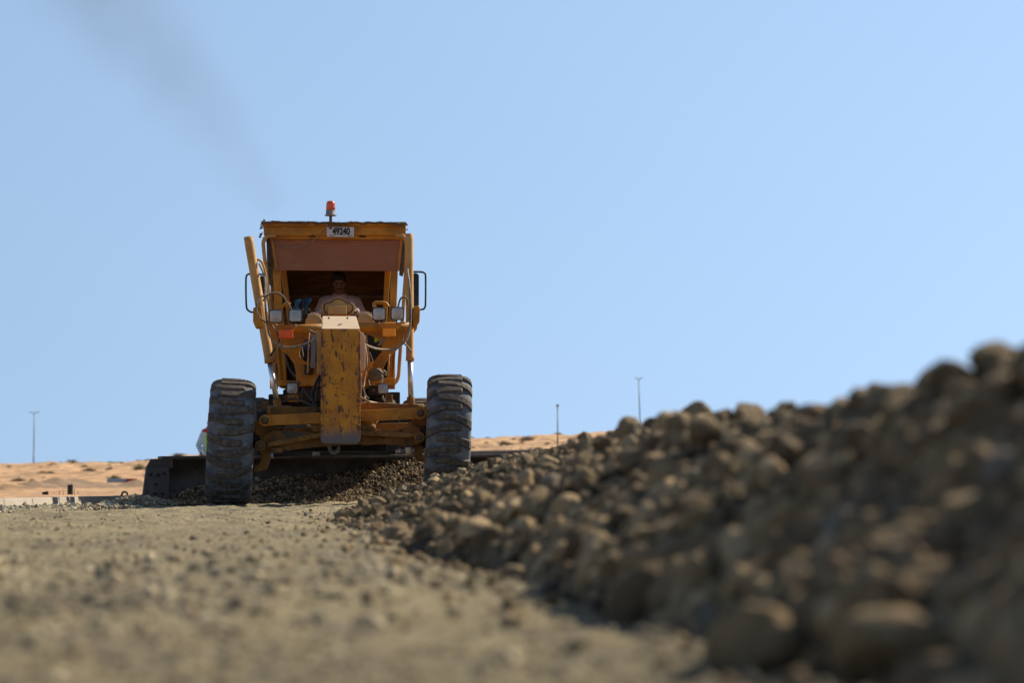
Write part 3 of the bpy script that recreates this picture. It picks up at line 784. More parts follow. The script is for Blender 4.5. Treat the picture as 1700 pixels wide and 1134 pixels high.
# ---- saddle: arms, cross tube, lamps
def arm(pts, v, th, name='lift_arm'):
    return MB().prism(PL(pts, v), v, v + th).build(name, 'yellow', GR, .008)
V1 = 1.9
arm([(430, 512), (440, 510), (452, 534), (470, 545), (533, 546), (533, 556), (518, 560), (505, 566), (498, 578), (497, 590), (505, 600), (520, 606), (533, 610), (533, 640), (492, 640), (491, 618), (488, 604), (478, 590), (462, 575), (446, 558), (436, 545)], V1, .12)
arm([(697, 512), (688, 510), (676, 534), (660, 543), (598, 543), (598, 552), (612, 554), (624, 560), (634, 572), (633, 584), (622, 598), (618, 606), (618, 636), (632, 636), (634, 616), (640, 602), (650, 588), (668, 572), (684, 556), (692, 545)], V1, .12)
MB().prism(PL([(495, 606), (533, 600), (533, 641), (497, 641)], 1.8), 1.78, 1.88).prism(PL([(598, 606), (622, 600), (622, 640), (598, 641)], 2.2), 2.2, 2.3).each('saddle_plate', 'yellow', GR, .008)
MB().cyl(P(468, 548, 1.6), P(545, 545, 1.6), .052).cyl(P(585, 543, 1.6), P(682, 542, 1.6), .052).each('cross_tube', 'yellow', GR)
for poly in ([(459, 540), (492, 540), (487, 549), (464, 549)], [(628, 536), (668, 535), (660, 546), (634, 546)]):
    MB().prism(PL(poly, 1.42), 1.42, 1.60).each('lamp_bracket', 'yellow', GR, .003)
def indicator(x0_, y0_, x1_, y1_, mat, lab):
    o = MB().prism(PL([(x0_, y1_), (x1_, y1_), (x1_, y0_), (x0_, y0_)], 1.34), 1.34, 1.42).build('indicator_lamp', mat, GR, .008, label=lab)
indicator(463, 548, 486, 562, 'red', 'red indicator lamp under the left pair of headlights')
indicator(635, 545, 656, 558, 'orange', 'orange indicator lamp under the right pair of headlights')
def headlight(px, py, hs, v=1.35, tilt=0., hood=False, yaw=0.):
    p = P(px, py, v)
    o = MB().prism(round_rect(0, 0, hs, hs, hs * .32), -.045, .0).prism(round_rect(0, 0, hs * .72, hs * .72, hs * .3), .0, .07).build('headlight', 'black', GR, .004, p, (R(tilt), 0, R(yaw)))
    # domed lens
    V = []; F = []; rings = 5; base = round_rect(0, 0, hs * .86, hs * .86, hs * .30)
    n = len(base)
    for i in range(rings):
        f = 1 - i / rings
        for x, z in base: V.append((x * f, -.0485 - .012 * (1 - f * f), z * f))
    V.append((0, -.0605, 0))
    for i in range(rings - 1):
        for j in range(n): k = (j + 1) % n; F.append((i * n + j, i * n + k, (i + 1) * n + k, (i + 1) * n + j))
    for j in range(n): F.append(((rings - 1) * n + j, (rings - 1) * n + (j + 1) % n, rings * n))
    MB().add(V, F, True).build('lens', 'lampglass', o)
    MB().lathe([(hs * .30, -.064), (hs * .33, -.064), (hs * .33, -.054), (hs * .30, -.054)], 'y', n=20).build('bulb_cap', 'lampglass', o)
    MB().cyl((0, .01, -hs * .9), (0, .01, -hs - .05), .008, 8).build('stud', 'steel', o)
    return o
headlight(457.5, 525.5, .073, tilt=4); headlight(490, 526, .073, tilt=-10)
headlight(628.5, 521.5, .073, tilt=-2); headlight(658.5, 520, .073, tilt=4, yaw=5)
headlight(486, 645.5, .062, 1.5, yaw=-4); headlight(635.5, 647, .060, 1.5, -12)
MB().box(P(478, 0, 1.6).x, P(498, 0, 1.6).x, 1.57, 1.7, P(0, 640, 1.6).z, P(0, 633, 1.6).z).box(P(628, 0, 1.6).x, P(644, 0, 1.6).x, 1.57, 1.7, P(0, 640, 1.6).z, P(0, 636, 1.6).z).each('lamp_bracket', 'axle', GR, .003)
MB().tube([P(622, 512, 1.45), P(621, 503, 1.5), P(630, 502, 1.5), P(639, 503, 1.5), P(644, 509, 1.5)], .022).build('grab_hook', 'yellow', GR)
MB().tube([P(466, 512, 1.6), P(472, 506, 1.6), P(482, 505, 1.6)], .018).build('grab_hook', 'yellow', GR)

# ---- lift cylinders with yokes and rods
def liftcyl(a, b, r, rod_end, clevis):
    d = (b - a).normalized()
    c = MB().sweep([a, a + d * .06, a + d * .065, b - d * .05, b - d * .045, b], [r * .97, r * .97, r, r, r * 1.08, r * 1.08], 24).build('lift_cylinder', 'yellow_dusty', GR)
    MB().cyl(b - d * .02, rod_end, .030, 16).build('cylinder_rod', 'chrome', c)
    MB().cyl(rod_end - d * .02, rod_end + d * .14, .045, 12).cyl(clevis - Vector((.13, 0, 0)), clevis + Vector((.13, 0, 0)), .062, 16).build('rod_end', 'axle', c, .006)
    return c
liftcyl(P(411, 393, 1.75), P(448, 603, 1.75), .052, P(460, 667, 1.75), P(464, 683, 1.75))
liftcyl(P(678.5, 386, 1.8), P(680.5, 599, 1.8), .044, P(682, 662, 1.8), P(684, 680, 1.8))
for pts in ([(420, 512), (433, 508), (438, 535), (434, 545), (424, 545), (420, 535)], [(686, 508), (694, 506), (697, 512), (696, 534), (691, 541), (685, 541)]):
    MB().prism(PL(pts, 1.7), 1.66, 1.9).build('cylinder_yoke', 'yellow', GR, .012)
MB().tube([P(424, 430, 1.78), P(434, 436, 1.74), P(441, 460, 1.68), P(444, 500, 1.68)], .014).build('hydraulic_pipe', 'yellow_dusty', GR)

# ---- hoses
def hose(pts, v, r=.014, mat='hose'):
    return MB().tube([P(px, py, v + dv) for px, py, dv in pts], r * .74, 8, 6).build('hose', mat, GR)
hose([(436, 500, -.1), (446, 489, -.12), (458, 486, -.15), (468, 491, -.15), (476, 502, -.15), (483, 514, -.1)], 1.5, .014)
hose([(445, 489, -.05), (432, 494, -.1), (425, 507, -.15), (429, 524, -.15), (441, 536, -.15), (452, 542, -.1), (458, 552, -.1), (464, 562, -.05)], 1.5, .013)
hose([(430, 438, .35), (439, 462, .1), (440, 500, -.1), (443, 535, -.15), (449, 560, -.2), (466, 575, -.25), (485, 577, -.3), (505, 572, -.5), (526, 562, -1.2)], 1.55, .018)
hose([(464, 550, .0), (463, 570, .0), (455, 582, -.05), (448, 592, 0)], 1.6, .016, 'hoseblack')
hose([(682, 425, .45), (676, 445, .2), (679, 470, .0), (681, 500, -.1), (681, 530, -.15), (677, 557, -.2), (667, 571, -.25), (650, 580, -.3), (625, 579, -.5), (602, 571, -1.2)], 1.55, .018)
hose([(660, 510, .0), (664, 496, .0), (670, 492, .0), (675, 496, .0), (676, 505, .05)], 1.5, .014)
hose([(670, 545, 0.), (668, 565, 0), (676, 575, 0), (683, 584, -.05)], 1.6, .013)
hose([(638, 562, .3), (628, 574, .3)], 1.6, .022, 'grey')
hose([(531, 623, -1.3), (521, 645, -1.3), (519, 660, -1.3), (528, 685, -1.4)], 1.5, .022, 'hoseblack')
hose([(533, 626, -1.1), (526, 650, -1.1), (524, 672, -1.2)], 1.5, .016, 'hoseblack')
hose([(598, 660, -1.2), (610, 666, -1.2), (622, 674, -1.2), (627, 683, -1.2)], 1.5, .015)
hose([(599, 620, -1.1), (599, 650, -1.1), (600, 670, -1.1), (606, 682, -1.1)], 1.5, .013)
hose([(601, 640, -1.0), (606, 655, -1.0), (612, 662, -1.0)], 1.5, .010)
hose([(600, 672, -1.3), (604, 680, -1.3), (612, 676, -1.3), (618, 684, -1.3)], 1.5, .018, 'cream')
hose([(513, 548, 0), (520, 552, 0), (528, 554, 0)], 1.3, .014)
mb = MB()
for a, c in (((513, 553), (510.5, 620)), ((603, 560), (609, 616)), ((607, 556), (614, 612)), ((646, 588), (643, 628))):
    mb.cyl(P(*a, 1.5), P(*c, 1.5), .010, 8)
mb.each('control_rod', 'yellow_dusty', GR)
MB().prism(PL([(517, 556), (525, 556), (523, 611), (515, 611)], 1.2), 1.2, 1.26).build('valve_cover', 'grey', GR, .004, label='grey pink rag-like cover left of the nose')

# ---- control drums and console behind the nose
for px, py in ((521, 537), (606, 535)):
    p = P(px, py, 2.2)
    d_ = MB().lathe([(.02, -.08), (.06, -.085), (.065, -.075), (.085, -.075), (.10, -.07), (.10, .12)], 'y', (p.x, p.y, p.z), 26).build('control_drum', 'console', GR)
    t_ = MB()
    for i in range(5):
        a = R(55 + 17.5 * i); t_.box(p.x + .098 * math.cos(a) - .014, p.x + .098 * math.cos(a) + .014, p.y - .05, p.y + .06, p.z + .1 * math.sin(a) - .005, p.z + .1 * math.sin(a) + .022)
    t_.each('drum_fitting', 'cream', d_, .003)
cloud = [(533, 512), (534, 506), (538, 502), (545, 500.5), (549, 498), (554, 494.5), (561, 493), (568, 494.5), (573, 498), (577, 500.5), (584, 502), (588, 506), (589, 512), (586, 518), (580, 521), (540, 521), (535, 518)]
sm_ = [(v.x, v.z) for v in crspline([Vector((x, 0, z)) for x, z in PL(cloud, 2.9)] + [Vector((PL(cloud[:1], 2.9)[0][0], 0, PL(cloud[:1], 2.9)[0][1]))], 4)[:-1]]
con = MB().prism(sm_, 2.90, 3.0).build('console', 'console', GR, .008)
cx_, cz_ = P(561, 510, 2.9).x, P(561, 510, 2.9).z
mb = MB(); ring = [Vector((cx_ + (x - cx_) * .87, 2.895, cz_ + (z - cz_) * .84)) for x, z in sm_]
mb.sweep(ring + [ring[0]], .008, 6, cap=False); mb.build('console_groove', 'bolt', con)
MB().prism(PL([(544, 508), (575, 508), (575, 522), (544, 522)], 2.8), 2.78, 2.899).build('gauge_box', 'console', con, .008)
MB().hexa([(-.12, 2.95, 1.6), (.12, 2.95, 1.6), (.10, 3.1, 1.6), (-.10, 3.1, 1.6), (-.12, 2.95, 2.2), (.12, 2.95, 2.2), (.10, 3.05, 2.2), (-.10, 3.05, 2.2)]).build('steering_column', 'yellow', GR, .01)
st = MB(); ctr = Vector((P(563, 0, 3.15).x, 3.22, P(0, 505, 3.2).z - .06)); ring = []
for j in range(29):
    a = 2 * math.pi * j / 28; ring.append(ctr + Vector((.19 * math.cos(a), .19 * math.sin(a) * .8, .19 * math.sin(a) * .35)))
st.sweep(ring, .014, 8, cap=False)
for a in (R(90), R(210), R(330)): st.cyl(ctr, ctr + Vector((.19 * math.cos(a), .19 * math.sin(a) * .8, .19 * math.sin(a) * .35)), .009, 8)
st.cyl(ctr, ctr + Vector((0, -.05, -.3)), .02)
st.build('steering_wheel', 'black', GR)
for s_ in (-1, 1):
    for i in range(5):
        px = 563 + s_ * (40 + i * 5) + (0 if s_ < 0 else 2); v = 2.75
        top_ = P(px, 514 + (i % 2) * 5 + (0 if s_ < 0 else 7), v)
        l_ = MB().cyl(P(563 + s_ * (34 + i * 3), 545, v), top_, .007, 6).build('control_lever', 'dark', GR)
        mb = MB(); ell(mb, top_, (.014, .014, .018), n=10, m=6); mb.build('knob', 'bolt' if i % 2 else 'mud', l_)

# ---- cab
CV = 3.3; CB = 5.0
def slab(name, mat, pf, v0, v1, parent=GR, bev=.008): return MB().prism(PL(pf, v0), v0, v1).build(name, mat, parent, bev)
# floor and lower cab shell
slab('cab_floor', 'yellow', [(470, 634), (648, 634), (648, 642), (470, 642)], CV, CB)
for pts in ([(463, 632), (488, 632), (488, 641), (463, 641)], [(633, 628), (656, 628), (656, 640), (633, 640)]):
    slab('cab_step', 'yellow', pts, CV - .35, CV)
slab('cab_shade_panel', 'dark', [(476, 556), (648, 556), (642, 633), (484, 633)], CV + .2, CV + .23)  # dark sheet added so the openings behind the nose look shaded
# posts: wide top, narrowing to the floor
for inner, side_ in (([(452, 446), (464, 446), (471, 540), (476, 633), (463, 633), (457, 540)], -1), ([(660, 446), (648, 446), (645, 540), (643, 628), (654, 628), (657, 540)], 1)):
    slab('cab_post', 'yellow', inner, CV, CV + .10)
for inner in ([(464, 446), (474, 446), (485, 540), (478, 540)], [(648, 446), (638, 446), (634, 540), (641, 540)]):
    slab('door_post', 'yellow', inner, CV + .45, CV + .53)
# side walls below the window line
for pts in ([(457, 540), (463, 540), (472, 632), (466, 632)], [(660, 540), (654, 540), (648, 628), (653, 628)]):
    MB().hexa([(*P(pts[3][0], pts[3][1], CV)[:],), tuple(P(pts[2][0], pts[2][1], CV)), tuple(P(pts[2][0], pts[2][1], CV) + Vector((0, CB - CV, 0))), tuple(P(pts[3][0], pts[3][1], CV) + Vector((0, CB - CV, 0))),
               tuple(P(pts[0][0], pts[0][1], CV)), tuple(P(pts[1][0], pts[1][1], CV)), tuple(P(pts[1][0], pts[1][1], CV) + Vector((0, CB - CV, 0))), tuple(P(pts[0][0], pts[0][1], CV) + Vector((0, CB - CV, 0)))]).build('cab_side', 'yellow', GR, .006)
# rear wall of boards, with a pale rail
rw = MB()
for i in range(7):
    z0 = P(0, 640, CB).z + i * .262; rw.box(P(452, 0, CB).x, P(652, 0, CB).x, CB + (i % 2) * .004, CB + .03, z0, z0 + .264)
rearw = rw.build('rear_wall', 'wood', GR, .004)
MB().box(P(466, 0, CB).x, P(636, 0, CB).x, CB - .03, CB - .001, P(0, 495, CB).z, P(0, 490, CB).z).build('wall_rail', 'mud', rearw, .003)
for x_ in (P(455, 0, CB).x, P(649, 0, CB).x):
    MB().box(x_ - .05, x_ + .05, CB + .002, CB + .1, 1.4, P(0, 392, CB).z).build('cab_post', 'yellow', GR, .008)
# added boards in the upper cab sides to block light from the interior
for s_, px in ((-1, 452), (1, 660)):
    x_ = P(px, 0, CV).x + (.035 if s_ < 0 else -.035)
    MB().hexa([(x_, CV + .60, P(0, 500, CV).z), (x_ + .01, CV + .60, P(0, 500, CV).z), (x_ + .01, CB, P(0, 500, CV).z), (x_, CB, P(0, 500, CV).z),
               (x_, CV + .60, P(0, 396, CV).z), (x_ + .01, CV + .60, P(0, 396, CV).z), (x_ + .01, CB, P(0, 396, CV).z), (x_, CB, P(0, 396, CV).z)]).build('light_block_board', 'wood', GR)
# canvas flaps hanging at both sides
for s_, pts in ((-1, [(441, 392), (452, 392), (455, 470), (450, 478), (446, 472), (443, 455)]), (1, [(664, 392), (671, 392), (671, 445), (668, 458), (662, 456)])):
    slab('canvas_flap', 'canvas', pts, CV + .14, CV + .15, bev=0)
# roof
roof = MB()
roof.prism(PL([(436, 371), (673, 368), (673, 388), (437, 391)], CV - .14), CV - .14, CV - .10)
r0, r1 = P(438, 374, CV - .1), P(672, 371, CV - .1)
roof.hexa([(r0.x, CV - .10, r0.z - .02), (r1.x, CV - .10, r1.z - .02), (r1.x, CB + .25, r1.z - .06), (r0.x, CB + .25, r0.z - .06), (r0.x, CV - .10, r0.z), (r1.x, CV - .10, r1.z), (r1.x, CB + .25, r1.z), (r0.x, CB + .25, r0.z)])
for x_ in (r0.x, r1.x - .03): roof.box(x_ + .001, x_ + .029, CV - .09, CB + .24, r0.z - .14, r0.z - .021)
roof.prism(PL([(436, 369), (673, 366), (673, 373), (436, 375)], CV - .19), CV - .19, CV - .141)
roofo = roof.build('roof', 'yellow', GR, .004)
MB().prism(PL([(447, 389), (668, 388), (668, 396), (447, 397)], CV - .05), CV - .09, CV - .03).build('roof_header', 'yellow', GR, .004)
mb = MB()
for x0_, x1_ in ((511, 521), (595, 606)): mb.prism(PL([(x0_, 389), (x1_, 389), (x1_, 392.5), (x0_, 392.5)], CV - .1), CV - .10, CV - .092)
mb.each('latch_slot', 'dark', roofo)
# ragged canvas over the roof
nx, ny = 70, 14; V = []; F = []
for j in range(ny + 1):
    for i in range(nx + 1):
        px = 433 + 241 * i / nx; base = P(px, 370 - 3 * i / nx, CV - .2); y_ = CV - .225 + (CB + .5 - CV) * (j / ny) ** 1.4
        n_ = float(vnoise(np.array([i * .35]), np.array([j * .6]), 5)[0]); m_ = float(vnoise(np.array([i * 1.7]), np.array([j * .9 + 7]), 8)[0])
        V.append((base.x, y_ + .02 * m_ * (j == 0), r1.z + .018 + .007 * n_ + .006 * m_ + .045 * math.exp(-((px - 436) / 7) ** 2) * 0))
for j in range(ny):
    for i in range(nx): a = j * (nx + 1) + i; F.append((a, a + 1, a + nx + 2, a + nx + 1))
o = len(V)
for i in range(nx + 1):
    x_, y_, z_ = V[i]; m_ = float(vnoise(np.array([i * 1.3]), np.array([3.3]), 15)[0])
    V.append((x_, y_ - .006, z_ - .024 - .020 * m_))
for i in range(nx): F.append((i, i + 1, o + i + 1, o + i))
mb = MB().add(V, F, True); rc = mb.build('roof_canvas', 'canvas', roofo)
so_ = rc.modifiers.new('s', 'SOLIDIFY'); so_.thickness = .010
rag = MB()
for (px, py, s_) in ((436, 372, .035), (434, 379, .028), (438, 384, .024), (433, 390, .030), (435, 396, .022), (440, 377, .03), (431, 393, .02), (437, 367, .025), (441, 366, .02), (674, 370, .022), (674, 378, .018)):
    p = P(px, py, CV - .1); q = [Vector((random.uniform(-1, 1), random.uniform(-.6, .6), random.uniform(-1, 1))) * s_ for _ in range(5)]
    rag.add([p + q[0], p + q[1], p + q[2], p + q[3], p + q[4]], [(0, 1, 2), (1, 2, 3), (2, 3, 4), (0, 3, 4)])
for m_ in rag.islands():
    ro = m_.build('canvas_tatter', 'canvas', roofo); so_ = ro.modifiers.new('s', 'SOLIDIFY'); so_.thickness = .008
# plywood sun board across the front
fp = MB(); tl, tr_, br_, bl_ = P(447, 392, CV - .02), P(668, 392, CV - .02), P(662, 449, CV - .02), P(456, 449, CV - .02)
fp.hexa([tuple(bl_ + Vector((0, -.02, 0))), tuple(br_ + Vector((0, -.02, 0))), tuple(br_), tuple(bl_), tuple(tl + Vector((0, -.02, 0))), tuple(tr_ + Vector((0, -.02, 0))), tuple(tr_), tuple(tl)])
fpo = fp.build('sun_board', 'ply', GR, .004)
MB().tube([P(447, 394, CV - .08), P(460, 407, CV - .08), P(485, 411, CV - .08), P(510, 405, CV - .1), P(530, 388, CV - .2), P(542, 372, CV - .25)], .006, 6).build('wire', 'hose', fpo)
for e in ([(456, 392), (449, 393), (447, 400), (452, 470), (458, 560)],):
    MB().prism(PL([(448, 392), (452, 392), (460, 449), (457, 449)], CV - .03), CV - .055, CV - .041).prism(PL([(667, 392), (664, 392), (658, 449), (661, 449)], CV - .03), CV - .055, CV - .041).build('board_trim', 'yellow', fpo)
# handrails
MB().tube([P(456, 391, CV - .12), P(444, 392, CV - .15), P(437, 399, CV - .17), P(436.5, 412, CV - .17), P(441, 450, CV - .17), P(447, 510, CV - .17), P(452, 570, CV - .17), P(456, 615, CV - .17), P(460, 632, CV - .17), P(466, 641, CV - .17), P(473, 643, CV - .12), P(482, 643, CV - .02)], .022, 10, 6).build('handrail', 'yellow_dusty', GR)
MB().tube([P(656, 389, CV - .12), P(665, 389, CV - .15), P(671, 394, CV - .17), P(674, 410, CV - .17), P(673, 450, CV - .17), P(671, 480, CV - .17), P(667, 540, CV - .17), P(663, 600, CV - .17), P(661, 625, CV - .17), P(655, 636, CV - .17), P(646, 640, CV - .12), P(638, 641, CV - .02)], .022, 10, 6).build('handrail', 'yellow_dusty', GR)
# mirrors
def mirror(frame, glass, v, vend):
    fo = MB().tube(frame, .011, 8, 6).build('mirror_arm', 'black', GR)
    mo = MB().prism(round_rect(glass[0].x, (glass[0].z + glass[1].z) / 2, glass[2], abs(glass[0].z - glass[1].z) / 2, glass[2] * .9), v, v + .05).build('mirror', 'black', GR, .006)
    MB().prism(round_rect(glass[0].x, (glass[0].z + glass[1].z) / 2, glass[2] * .8, abs(glass[0].z - glass[1].z) / 2 - .01, glass[2] * .7), v + .051, v + .054).build('mirror_glass', 'mirrorglass', mo)
mirror([P(436, 456, 3.0), P(418, 455, 3.0), P(411, 456, 3.0), P(408, 462, 3.0), P(408, 490, 3.0), P(409, 510, 3.0), P(412, 516, 3.0), P(419, 519, 3.0), P(436, 519, 3.0)], (P(434, 458, 2.98), P(434, 520, 2.98), .035), 2.98, 0)
mirror([P(680, 450, 3.0), P(698, 450, 3.0), P(704, 452, 3.0), P(706, 458, 3.0), P(706, 500, 3.0), P(705, 509, 3.0), P(700, 513, 3.0), P(680, 513, 3.0)], (P(689, 452, 2.98), P(689, 512, 2.98), .042), 2.98, 0)

# number plate
pl = MB().prism(PL([(541, 375.5), (586.5, 375.5), (586.5, 392.5), (541.5, 392)], CV - .24), CV - .24, CV - .23).build('number_plate', 'plate', GR, .002, label='white number plate reading 49240 under the beacon')
def text(s, size, c, name, parent, sx=.72, bold=.004):
    cu = bpy.data.curves.new(name, 'FONT'); cu.body = s; cu.size = size; cu.align_x = 'CENTER'; cu.align_y = 'CENTER'; cu.extrude = .0015; cu.offset = bold
    o = bpy.data.objects.new(name, cu); COL.objects.link(o)
    me = bpy.data.meshes.new_from_object(o.evaluated_get(bpy.context.evaluated_depsgraph_get())); COL.objects.unlink(o); bpy.data.objects.remove(o)
    me.materials.clear(); me.materials.append(M['ink']); o = bpy.data.objects.new(name, me); COL.objects.link(o); o.parent = parent
    o.location = c; o.rotation_euler = (R(90), 0, 0); o.scale = (sx, 1, 1); return o
c = P(565, 383.2, CV - .243); text('49240', .112, (c.x + .002, CV - .2425, c.z), 'plate_number', pl, .72, .0045)
c = P(549.5, 390.0, CV - .243); text('S A D', .018, (c.x, CV - .2425, c.z), 'plate_lettering', pl, 1., .0005)
c = P(579, 390.6, CV - .243); text('A A L', .018, (c.x, CV - .2425, c.z), 'plate_lettering', pl, 1., .0005)
# beacon
bp = MB(); p = P(547.5, 360, CV - .25)
bp.box(p.x - .017, p.x + .017, p.y - .01, p.y + .012, P(0, 379, CV - .25).z, P(0, 357, CV - .25).z)
bpo = bp.build('beacon_post', 'bolt', GR, .003)
zb = P(0, 357, CV - .25).z
base_ = MB().lathe([(.066, 0), (.070, .004), (.070, .010), (.055, .016), (.055, .060), (.052, .068)], 'z', (p.x, p.y, zb), 28).build('beacon_base', 'grey', bpo)
MB().lathe([(.0535, .0685), (.053, .10), (.051, .14), (.046, .160), (.034, .172), (.012, .177)], 'z', (p.x, p.y, zb), 28).build('beacon_dome', 'beacon', bpo)
MB().tube([P(553, 369, CV - .22), P(562, 367.5, CV - .22), P(568, 371, CV - .24), P(569, 376, CV - .245)], .005, 6).build('wire', 'hose', GR)

# seat, body behind the cab, tandems, engine
slab('seat', 'leather', [(537, 572), (590, 572), (590, 586), (537, 586)], 4.15, 4.7, bev=.03)
MB().prism(PL([(538, 520), (588, 520), (590, 572), (537, 572)], 4.62), 4.66, 4.76).build('seat_back', 'leather', GR, .03)
MB().prism(PL([(550, 586), (576, 586), (580, 634), (546, 634)], 4.2), 4.25, 4.55).build('seat_post', 'dark', GR, .01)
slab('firewall', 'dark', [(447, 655), (470, 655), (470, 648), (500, 640), (640, 640), (645, 655), (664, 655), (664, 672), (664, 705), (447, 705)], 4.0, 4.3)
MB().prism(PL([(645, 651), (664, 651), (664, 673), (645, 673)], 3.6), 3.6, 3.95).build('battery_box', 'dark', GR, .008)
MB().prism(PL([(446, 656), (462, 656), (462, 700), (446, 700)], 3.6), 3.6, 3.95).build('battery_box', 'dark', GR, .008)
MB().cyl(P(628, 670, 3.0), P(648, 672, 3.4), .07, 18).build('air_reservoir', 'dark', GR)
MB().box(P(500, 0, 2.6).x, P(600, 0, 2.6).x, 2.6, 3.9, P(0, 668, 2.6).z, P(0, 645, 2.6).z).build('transmission', 'dark', GR, .02)
MB().hexa([tuple(P(436, 668, 3.9)), tuple(P(535, 640, 3.9)), tuple(P(535, 650, 3.9)), tuple(P(436, 680, 3.9)), tuple(P(436, 668, 4.) + Vector((0, .0, 0))), tuple(P(535, 640, 4.)), tuple(P(535, 650, 4.)), tuple(P(436, 680, 4.))]).build('brace', 'axle', GR)
MB().box(-.62, .56, 5.25, 8.3, 1.05, 2.15).box(-.45, .40, 4.3, 8.3, .75, 1.05).build('engine_hood', 'yellow', GR, .04)
MB().box(-.70, .64, 8.31, 8.45, .7, 2.1).build('radiator_guard', 'dark', GR, .02)
for sx in (-1, 1): MB().box(sx * .72 - .09, sx * .72 + .07, 5.3, 7.65, .50, .82).build('tandem_case', 'yellow_dusty', GR, .04)
ex = MB().tube([(-.38, 6.2, 2.1), (-.38, 6.2, 2.5), (-.38, 6.2, 2.75)], .05, 12).build('exhaust_pipe', 'bolt', GR)

hose([(470, 560, 1.3), (474, 590, 1.2), (480, 612, 1.1), (492, 628, 1.0)], 1.5, .016, 'hoseblack')
hose([(500, 575, .9), (503, 600, .8), (499, 625, .8), (506, 650, .8), (520, 668, .7)], 1.5, .016, 'hoseblack')
hose([(612, 585, .8), (618, 605, .8), (611, 628, .7), (616, 650, .5)], 1.5, .018, 'hoseblack')
hose([(640, 600, 1.2), (632, 612, 1.0), (634, 634, .9), (624, 652, .8)], 1.5, .014)
hose([(606, 575, .9), (609, 600, .7), (604, 640, .5), (607, 668, .0)], 1.5, .014)
hose([(470, 668, -.6), (486, 662, -.7), (505, 668, -.8), (522, 676, -.9)], 1.5, .016, 'hoseblack')
for px0, py0, px1, py1, v0, mt in ((505, 606, 520, 622, 1.70, 'dark'), (612, 640, 628, 656, 2.0, 'dark'), (455, 700, 474, 712, .6, 'dark'), (640, 655, 652, 668, 2.4, 'axle'), (478, 655, 496, 668, 2.2, 'axle')):
    b_ = MB().prism(round_rect((P(px0, 0, v0).x + P(px1, 0, v0).x) / 2, (P(0, py0, v0).z + P(0, py1, v0).z) / 2, (P(px1, 0, v0).x - P(px0, 0, v0).x) / 2, (P(0, py0, v0).z - P(0, py1, v0).z) / 2, .012), v0, v0 + .12).build('valve_block', mt, GR, .005)
    MB().cyl((P((px0 + px1) / 2, 0, v0).x, v0 - .02, P(0, (py0 + py1) / 2, v0).z), (P((px0 + px1) / 2, 0, v0).x, v0 - .0005, P(0, (py0 + py1) / 2, v0).z), .022, 10).build('fitting', 'bolt', b_)
# ------------------------------------------------------------------ things on the grader
def at_g(p): return GM @ Vector(p)
def on_grader(name, p, **k): return empty(name, at_g(p), GROT, **k)
# mud clod stuck on the frame
V, F = stone(4, 77, 9, .6); V = V * np.array([1, .8, 1.15]) * .088; V *= (1 + .12 * fbm(V[:, 0] * 40, V[:, 2] * 40, 3, 3))[:, None]
o = np_obj('mud_clod', V, F, 'mud', {}); o.location = at_g(P(622, 622, 1.55)); tag(o, label='lump of dried mud caught on the frame right of the nose block', cat='mud clod')
o = np_obj('mud_clod', V * .55, F, 'mud', {}); o.location = at_g(P(634, 620, 1.85)); tag(o, label='smaller dusty lump behind the dried mud on the frame', cat='mud clod')
# folded blue cloths hung in the cab
def cloth(name, pts, v, mat, label):
    r_ = empty(name, at_g((P(pts[0][0], 0, v).x, v, P(0, pts[0][1], v).z)), GROT, label=label, cat='cloth')
    org = P(*pts[0], v)
    V = []; F = []; n = 9
    L = crspline([P(a, b, v) for a, b in pts], 5)
    for i, q in enumerate(L):
        for j in range(n):
            t_ = j / (n - 1) - .5; wd = .055 + .02 * math.sin(i * .7)
            V.append(q - org + Vector((t_ * wd, .012 * math.sin(t_ * 22 + i * .4), t_ * .015)))
    for i in range(len(L) - 1):
        for j in range(n - 1): a = i * n + j; F.append((a, a + 1, a + n + 1, a + n))
    o = MB().add(V, F, True).build('fabric', mat, r_); s = o.modifiers.new('s', 'SOLIDIFY'); s.thickness = .006
cloth('hanging_cloth', [(494, 497), (493, 505), (491, 513), (494, 522)], 3.2, 'cyan', 'turquoise cloth bundle hanging behind the left headlights')
cloth('hanging_cloth', [(508, 495), (505, 505), (501, 514), (498, 524)], 3.15, 'navy', 'dark blue cloth strip hanging beside the driver')
cloth('hanging_cloth', [(511, 496), (509, 505), (505, 514), (501, 523)], 3.22, 'cyan', 'narrow bright blue cloth nearest the driver')
p = at_g(P(624, 563, 3.0)); mb = MB(); ell(mb, (0, 0, 0), (.022, .015, .04)); o = mb.build('lime_cloth', 'lime', None, 0, p, (0, .3, 0)); tag(o, label='lime green rag tucked inside the frame right of the nose', cat='rag')
p = at_g(P(508, 572, 3.0)); mb = MB(); mb.box(-.10, .10, 0, .06, -.07, .07); o = mb.build('tool_bag', 'navy', None, .03, p); tag(o, label='dark blue bag in the opening left of the nose block', cat='bag')

